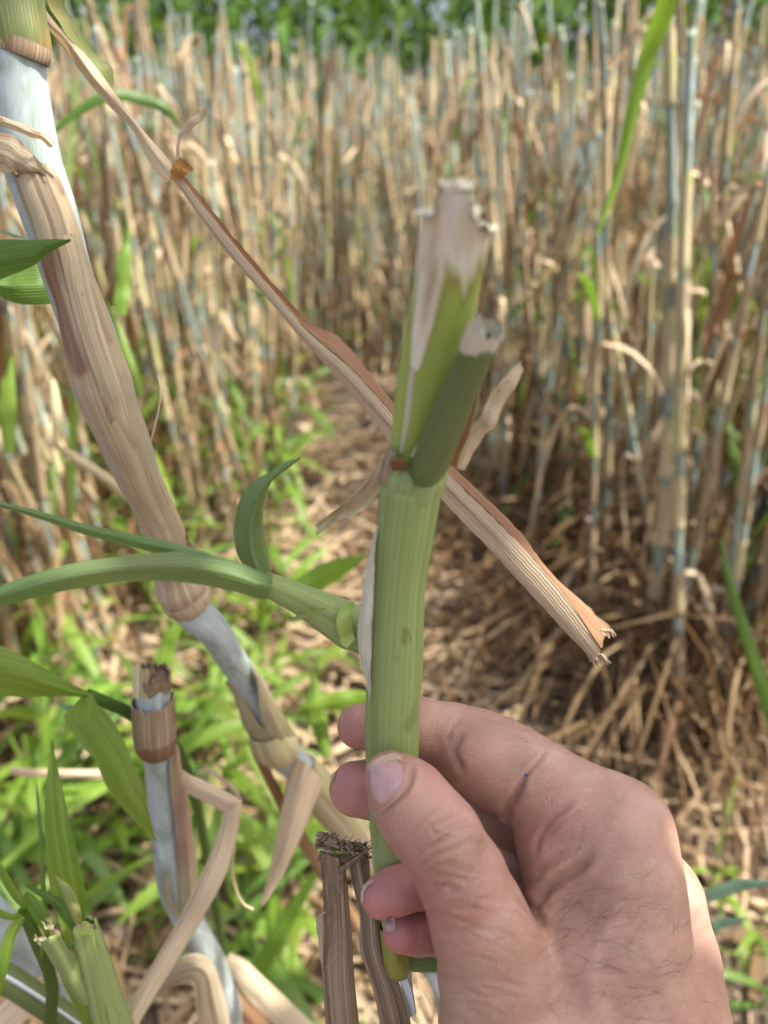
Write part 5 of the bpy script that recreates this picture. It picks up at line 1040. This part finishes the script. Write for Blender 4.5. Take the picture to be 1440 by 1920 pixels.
# nail folds
groove([(772, 1428), (772, 1448), (766, 1474), (746, 1500), (726, 1516), (708, 1528)], 5, .0006, dmax=.172, tint=.55, ridge=.9)
groove([(680, 1446), (684, 1480), (694, 1508), (706, 1526)], 4, .0004, dmax=.172, tint=.4)
groove([(690, 1424), (716, 1411), (748, 1411), (770, 1424)], 4, .0004, dmax=.172, tint=.35)
# thumb knuckle folds
for k, (a, b, c, dep) in enumerate((((772, 1596), (800, 1556), (872, 1518), .00036), ((778, 1606), (812, 1566), (884, 1532), .00030), ((774, 1614), (800, 1590), (850, 1566), .0005), ((782, 1630), (810, 1606), (858, 1590), .0005),
        ((790, 1640), (826, 1622), (872, 1618), .0004), ((796, 1650), (836, 1642), (882, 1654), .00034), ((800, 1660), (842, 1662), (884, 1682), .0003), ((820, 1580), (850, 1556), (900, 1548), .0003), ((838, 1600), (872, 1580), (914, 1584), .0003),
        ((846, 1632), (878, 1630), (912, 1640), .00026), ((816, 1690), (860, 1692), (908, 1710), .0002), ((768, 1570), (790, 1540), (830, 1512), .00022))):
    groove([a, b, c], 4.2, dep * .8, dmax=.172, tint=.75)
for _ in range(46):                     # fine lines crossing the thumb
    x, y = hg.uniform(790, 930), hg.uniform(1530, 1700); a = hg.choice((-.75, -.2, .9)) + hg.normal() * .25; L_ = hg.uniform(18, 44)
    groove([(x - math.cos(a) * L_ / 2, y - math.sin(a) * L_ / 2), (x + hg.normal() * 3, y + hg.normal() * 3), (x + math.cos(a) * L_ / 2, y + math.sin(a) * L_ / 2)], 3.0, .00014, dmax=.172, tint=.35)
for k in range(40):                     # skin folds over the thumb base
    x, y = hg.uniform(830, 980), hg.uniform(1690, 1915); L_ = hg.uniform(50, 130); s_ = hg.uniform(-.1, .5)
    groove([(x - L_ / 2, y - s_ * L_ / 2), (x, y - 5 + hg.normal() * 4), (x + L_ / 2, y + s_ * L_ / 2)], 4.5, .00016, dmax=.172, tint=.22)
groove([(1030, 1396), (1008, 1428), (984, 1456), (952, 1520)], 4.5, .0005, tint=.5)
groove([(876, 1370), (856, 1392), (852, 1416), (874, 1456)], 7, .0007, tint=.5)
groove([(868, 1340), (846, 1368), (838, 1400)], 5, .0003, tint=.3)
groove([(984, 1456), (968, 1490), (950, 1520), (956, 1545)], 8, .0012, tint=.4)
groove([(1080, 1502), (1040, 1534), (1012, 1572), (1000, 1610)], 6, .0009, tint=.35)
groove([(1096, 1520), (1044, 1552), (1020, 1580)], 5, .0006, tint=.3)
groove([(1130, 1480), (1080, 1500), (1040, 1520)], 6, .0003, tint=.2)
groove([(1000, 1712), (1016, 1682), (1040, 1655), (1078, 1632), (1115, 1600)], 9, .0014, tint=.4, ridge=.7)
groove([(966, 1676), (996, 1704), (1012, 1724), (1024, 1744)], 8, .0012, tint=.5)
groove([(1004, 1640), (1022, 1620), (1060, 1600)], 8, .0006, tint=.2, ridge=.6)
for k in range(18):
    x, y = hg.uniform(1000, 1180), hg.uniform(1440, 1640); a = -.6 + hg.normal() * .3; L_ = hg.uniform(40, 100)
    groove([(x - math.cos(a) * L_ / 2, y - math.sin(a) * L_ / 2), (x + hg.normal() * 4, y + 4 * hg.normal()), (x + math.cos(a) * L_ / 2, y + math.sin(a) * L_ / 2)], 4.5, .00013, tint=.15)
for k in range(26):
    x, y = hg.uniform(1020, 1330), hg.uniform(1640, 1915); a = hg.choice((0.0, .1, 1.2, -.7)) + hg.normal() * .25; L_ = hg.uniform(50, 150)
    groove([(x - math.cos(a) * L_ / 2, y - math.sin(a) * L_ / 2), (x + hg.normal() * 6, y + 6 * hg.normal()), (x + math.cos(a) * L_ / 2, y + math.sin(a) * L_ / 2)], 6, .00010, tint=.1)
for l_, w_, d_ in (([(1120, 1915), (1105, 1830), (1135, 1740), (1180, 1670)], 14, -.0005), ([(1265, 1915), (1240, 1830), (1215, 1760)], 16, -.0004), ([(1010, 1900), (1060, 1850), (1110, 1820)], 12, -.0003)):
    groove(l_, w_, d_, tint=0, ridge=0)
# tendon and knuckle relief
for (x, y, s_, h_) in ((1180, 1545, 60, .0012), (1300, 1690, 40, .001)):
    q = np.hypot(pxy[:, 0] - x, pxy[:, 1] - y); disp += np.exp(-(q / s_) ** 2) * h_ * facing
# skin tint: redder fingertips and web, browner joints
red = np.zeros(len(Vc)); brown = np.zeros(len(Vc))
def spot(arr, x, y, s_, amt, dmin=0, dmax=1):
    m = (dd_ > dmin) & (dd_ < dmax); q = np.hypot(pxy[:, 0] - x, pxy[:, 1] - y); arr += np.exp(-(q / s_) ** 2) * amt * m
for a in ((690, 1690, 90, .95), (750, 1755, 80, .95), (650, 1480, 70, .8), (650, 1365, 60, .55), (770, 1660, 60, .6), (760, 1430, 50, .25), (880, 1440, 70, .35), (990, 1600, 60, .45), (1060, 1530, 60, .3), (860, 1700, 60, .3), (840, 1480, 60, .2)): spot(red, *a)
for a in ((820, 1590, 55, .55), (850, 1640, 50, .4), (950, 1850, 90, .35), (1110, 1690, 90, .3), (1060, 1740, 60, .35), (950, 1360, 50, .3), (1250, 1800, 120, .25), (950, 1620, 50, .3)): spot(brown, *a)
Vd = Vc + nrm * disp[:, None]
Wd = to_world(Vd)
WRIST = at(1150, 2250, .18 * HS)
hand = thing('hand', 'hairy-backed right hand pinching the green stem between thumb and fingers', 'hand', WRIST)
me = bpy.data.meshes.new('skin'); me.from_pydata((Wd - WRIST).tolist(), [], Qn.tolist())
me.polygons.foreach_set('use_smooth', [True] * len(me.polygons))
at_ = me.color_attributes.new('tint', 'FLOAT_COLOR', 'POINT')
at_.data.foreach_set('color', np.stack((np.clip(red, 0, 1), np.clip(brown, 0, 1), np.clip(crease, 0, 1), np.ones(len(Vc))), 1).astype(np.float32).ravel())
me.update()
def skin_mat():
    m, t = new_mat('skin'); g = N(t); co = g.n('ShaderNodeTexCoord').outputs['Object']
    a = g.n('ShaderNodeAttribute', attribute_name='tint'); sp = g.n('ShaderNodeSeparateColor'); g.l(a.outputs['Color'], sp.inputs[0])
    n1 = g.noise(co, 70, 4, .6); n2 = g.noise(co, 420, 3, .6); n3 = g.noise(co, 1600, 2, .6)
    col = g.ramp(n1, [(.3, (.33, .185, .128)), (.5, (.415, .25, .182)), (.7, (.50, .32, .245))])
    col = g.mix(g.ramp(n2, [(.45, 0.0), (.75, .5)]), col, (.46, .22, .17))
    col = g.mix(g.ramp(n2, [(.25, .35), (.42, 0.0)]), col, (.50, .36, .25))
    col = g.mix(g.math('MULTIPLY', sp.outputs[0], .8), col, (.47, .17, .155))
    col = g.mix(g.math('MULTIPLY', sp.outputs[1], .75), col, (.30, .175, .12))
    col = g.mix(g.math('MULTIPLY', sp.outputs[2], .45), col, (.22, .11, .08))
    p = g.n('ShaderNodeBsdfPrincipled'); g.l(col, p.inputs['Base Color']); p.inputs['Roughness'].default_value = .46
    p.inputs['Specular IOR Level'].default_value = .45
    p.inputs['Subsurface Weight'].default_value = .22; p.inputs['Subsurface Radius'].default_value = (1, .35, .2); p.inputs['Subsurface Scale'].default_value = .0022
    vo = g.n('ShaderNodeTexVoronoi', feature='DISTANCE_TO_EDGE'); g.l(g.scaled(co, (1, 1, .6)), vo.inputs['Vector']); vo.inputs['Scale'].default_value = 1100
    hgt = g.math('ADD', g.math('MULTIPLY', g.ramp(vo.outputs[0], [(0, 0.0), (.25, 1.0)]), .5), g.math('MULTIPLY', n3, .6))
    hgt = g.math('ADD', hgt, g.math('MULTIPLY', n2, 1.7))
    bm = g.n('ShaderNodeBump'); bm.inputs['Strength'].default_value = .5; bm.inputs['Distance'].default_value = .00024
    g.l(hgt, bm.inputs['Height']); g.l(bm.outputs[0], p.inputs['Normal'])
    o = g.n('ShaderNodeOutputMaterial'); g.l(p.outputs[0], o.inputs[0]); return m
def plain(name, col, rough=.4, spec=.5, sss=0, noise=None):
    m, t = new_mat(name); g = N(t); p = g.n('ShaderNodeBsdfPrincipled'); co = g.n('ShaderNodeTexCoord').outputs['Object']
    c2 = noise or tuple(x * .8 for x in col); g.l(g.ramp(g.noise(co, 350, 3), [(.35, c2), (.65, col)]), p.inputs['Base Color'])
    p.inputs['Roughness'].default_value = rough; p.inputs['Specular IOR Level'].default_value = spec
    if sss: p.inputs['Subsurface Weight'].default_value = sss; p.inputs['Subsurface Radius'].default_value = (1, .4, .3); p.inputs['Subsurface Scale'].default_value = .002
    o = g.n('ShaderNodeOutputMaterial'); g.l(p.outputs[0], o.inputs[0]); return m
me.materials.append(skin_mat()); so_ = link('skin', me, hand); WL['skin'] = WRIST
M['nail'] = plain('nail', (.52, .34, .31), .24, .55, .2, (.46, .27, .25)); M['nail_edge'] = plain('nail_edge', (.56, .44, .33), .45, .4, 0, (.47, .34, .23)); M['hair'] = plain('hair', (.03, .02, .016), .5, .3)
M['cuticle'] = plain('cuticle', (.46, .29, .21), .6, .3, 0, (.40, .24, .17)); M['ink'] = plain('ink', (.06, .04, .16), .6)
def hit(px, py, start=.150, off=.00012):   # first point of the hand along the ray through a pixel, lifted a little
    ds = np.arange(start * HS, .26, .0003); q = np.array([cam_space(px, py, x) for x in ds]); s_ = sample(D, (q - lo) / HV)
    i = np.argmax(s_ < 0)
    if s_[i] >= 0: return None
    a = (q[i] + q[i - 1]) / 2 if i else q[i]; gq = (a - lo) / HV; a = a - grad(gq[None])[0] * sample(D, gq[None])[0]
    n_ = grad(((a - lo) / HV)[None])[0]; return a + n_ * off, n_
def patch(mb, rows, off=.00025, lift=None):
    G = []
    for i, r in enumerate(rows):
        row = []
        for j, (x, y) in enumerate(r):
            h_ = hit(x, y, off=off if lift is None else off * lift[i][j]); row.append(h_[0] if h_ else (row[-1] if row else G[-1][j]))
        G.append(row)
    G = np.array(G); r, c = G.shape[:2]; uv = np.stack(np.meshgrid(np.arange(c) * .001, np.arange(r) * .001), 2)
    mb.grid(to_world(G.reshape(-1, 3)).reshape(G.shape), uv); return mb
def quad_rows(a, b, c, d, n, m):       # bilinear patch of pixels with bulging sides: a-b is the first row, d-c the last
    a, b, c, d = map(np.array, (a, b, c, d)); out = []
    for i in range(n):
        t = i / (n - 1); p, q = a + (d - a) * t, b + (c - b) * t
        s_ = math.sin(math.pi * (.16 + .84 * t) ) if False else 1
        bulge = 1 - .32 * (2 * t - 1) ** 4 - (.10 if t > .85 else 0)
        mid = (p + q) / 2; p, q = mid + (p - mid) * bulge, mid + (q - mid) * bulge
        out.append([tuple(p + (q - p) * j / (m - 1)) for j in range(m)])
    return out
mb = MB(); patch(mb, quad_rows((692, 1440), (746, 1420), (764, 1476), (706, 1516), 22, 16), .0003); part('thumbnail', mb, M['nail'], hand, 'thumbnail with a dull yellowish free edge')
mb = MB(); patch(mb, [[(683, 1454), (689, 1440), (702, 1427), (720, 1419), (738, 1415), (752, 1420)], [(694, 1460), (699, 1448), (709, 1437), (724, 1430), (741, 1426), (755, 1430)]], .0004); part('nail_edge', mb, M['nail_edge'], hand)
mb = MB(); patch(mb, [[(758, 1430), (766, 1447), (764, 1468), (744, 1494), (726, 1510), (710, 1520)], [(761, 1429), (769, 1447), (767, 1470), (746, 1497), (728, 1513), (711, 1524)]], .00025); part('cuticle', mb, M['cuticle'], hand)
mb = MB(); patch(mb, [[(678, 1690), (679, 1672), (684, 1660), (698, 1650)], [(682, 1694), (684, 1674), (690, 1663), (702, 1655)]], .0003); part('fingernail', mb, M['nail_edge'], hand, 'ring fingernail edge', thick=.0004)
mb = MB(); patch(mb, quad_rows((722, 1722), (740, 1717), (744, 1744), (724, 1750), 8, 6), .00025); part('fingernail', mb, M['nail'], hand, 'little fingernail', thick=.0005)
mb = MB(); patch(mb, quad_rows((619, 1468), (626, 1446), (634, 1440), (626, 1466), 6, 5), .0003); part('fingernail', mb, M['nail_edge'], hand, 'middle fingernail edge', thick=.0005)
# hairs lying on the back of the hand and the thumb
mb = MB(); nh = 0
for _ in range(210):
    k = hg.random()
    if k < .72: x, y, a, L_ = hg.uniform(1040, 1340), hg.uniform(1640, 1915), hg.choice((-.1, .1, .15, 2.2)) + hg.normal() * .22, hg.uniform(30, 85)
    elif k < .9: x, y, a, L_ = hg.uniform(790, 900), hg.uniform(1560, 1720), hg.normal() * .5 - .6, hg.uniform(12, 30)
    else: x, y, a, L_ = hg.uniform(930, 1030), hg.uniform(1352, 1400), .4 + hg.normal() * .3, hg.uniform(12, 28)
    cv = hg.normal() * .28; pts = []
    for t in np.linspace(0, 1, 6):
        h_ = hit(x + math.cos(a + cv * t) * L_ * t, y + math.sin(a + cv * t) * L_ * t, off=.0001 + .00075 * math.sin(math.pi * min(1, t * .8 + .05)))
        if h_ is None: break
        pts.append(h_[0])
    if len(pts) < 6 or np.max(np.abs(np.diff([p[2] for p in pts]))) > .003: continue
    r_ = hg.uniform(.00002, .00004); mb.tube(to_world(np.array(pts)), r_ * np.array([1, 1, .9, .8, .6, .25]), 3, rg=hg); nh += 1
o = part('hair', mb, M['hair'], hand); o['kind'] = 'stuff'
mb = MB(); patch(mb, [[(983, 1452), (989, 1450)], [(984, 1459), (991, 1455)]], .0001); part('ink_mark', mb, M['ink'], hand, 'small dark blue mark on the index finger', thick=.0001)
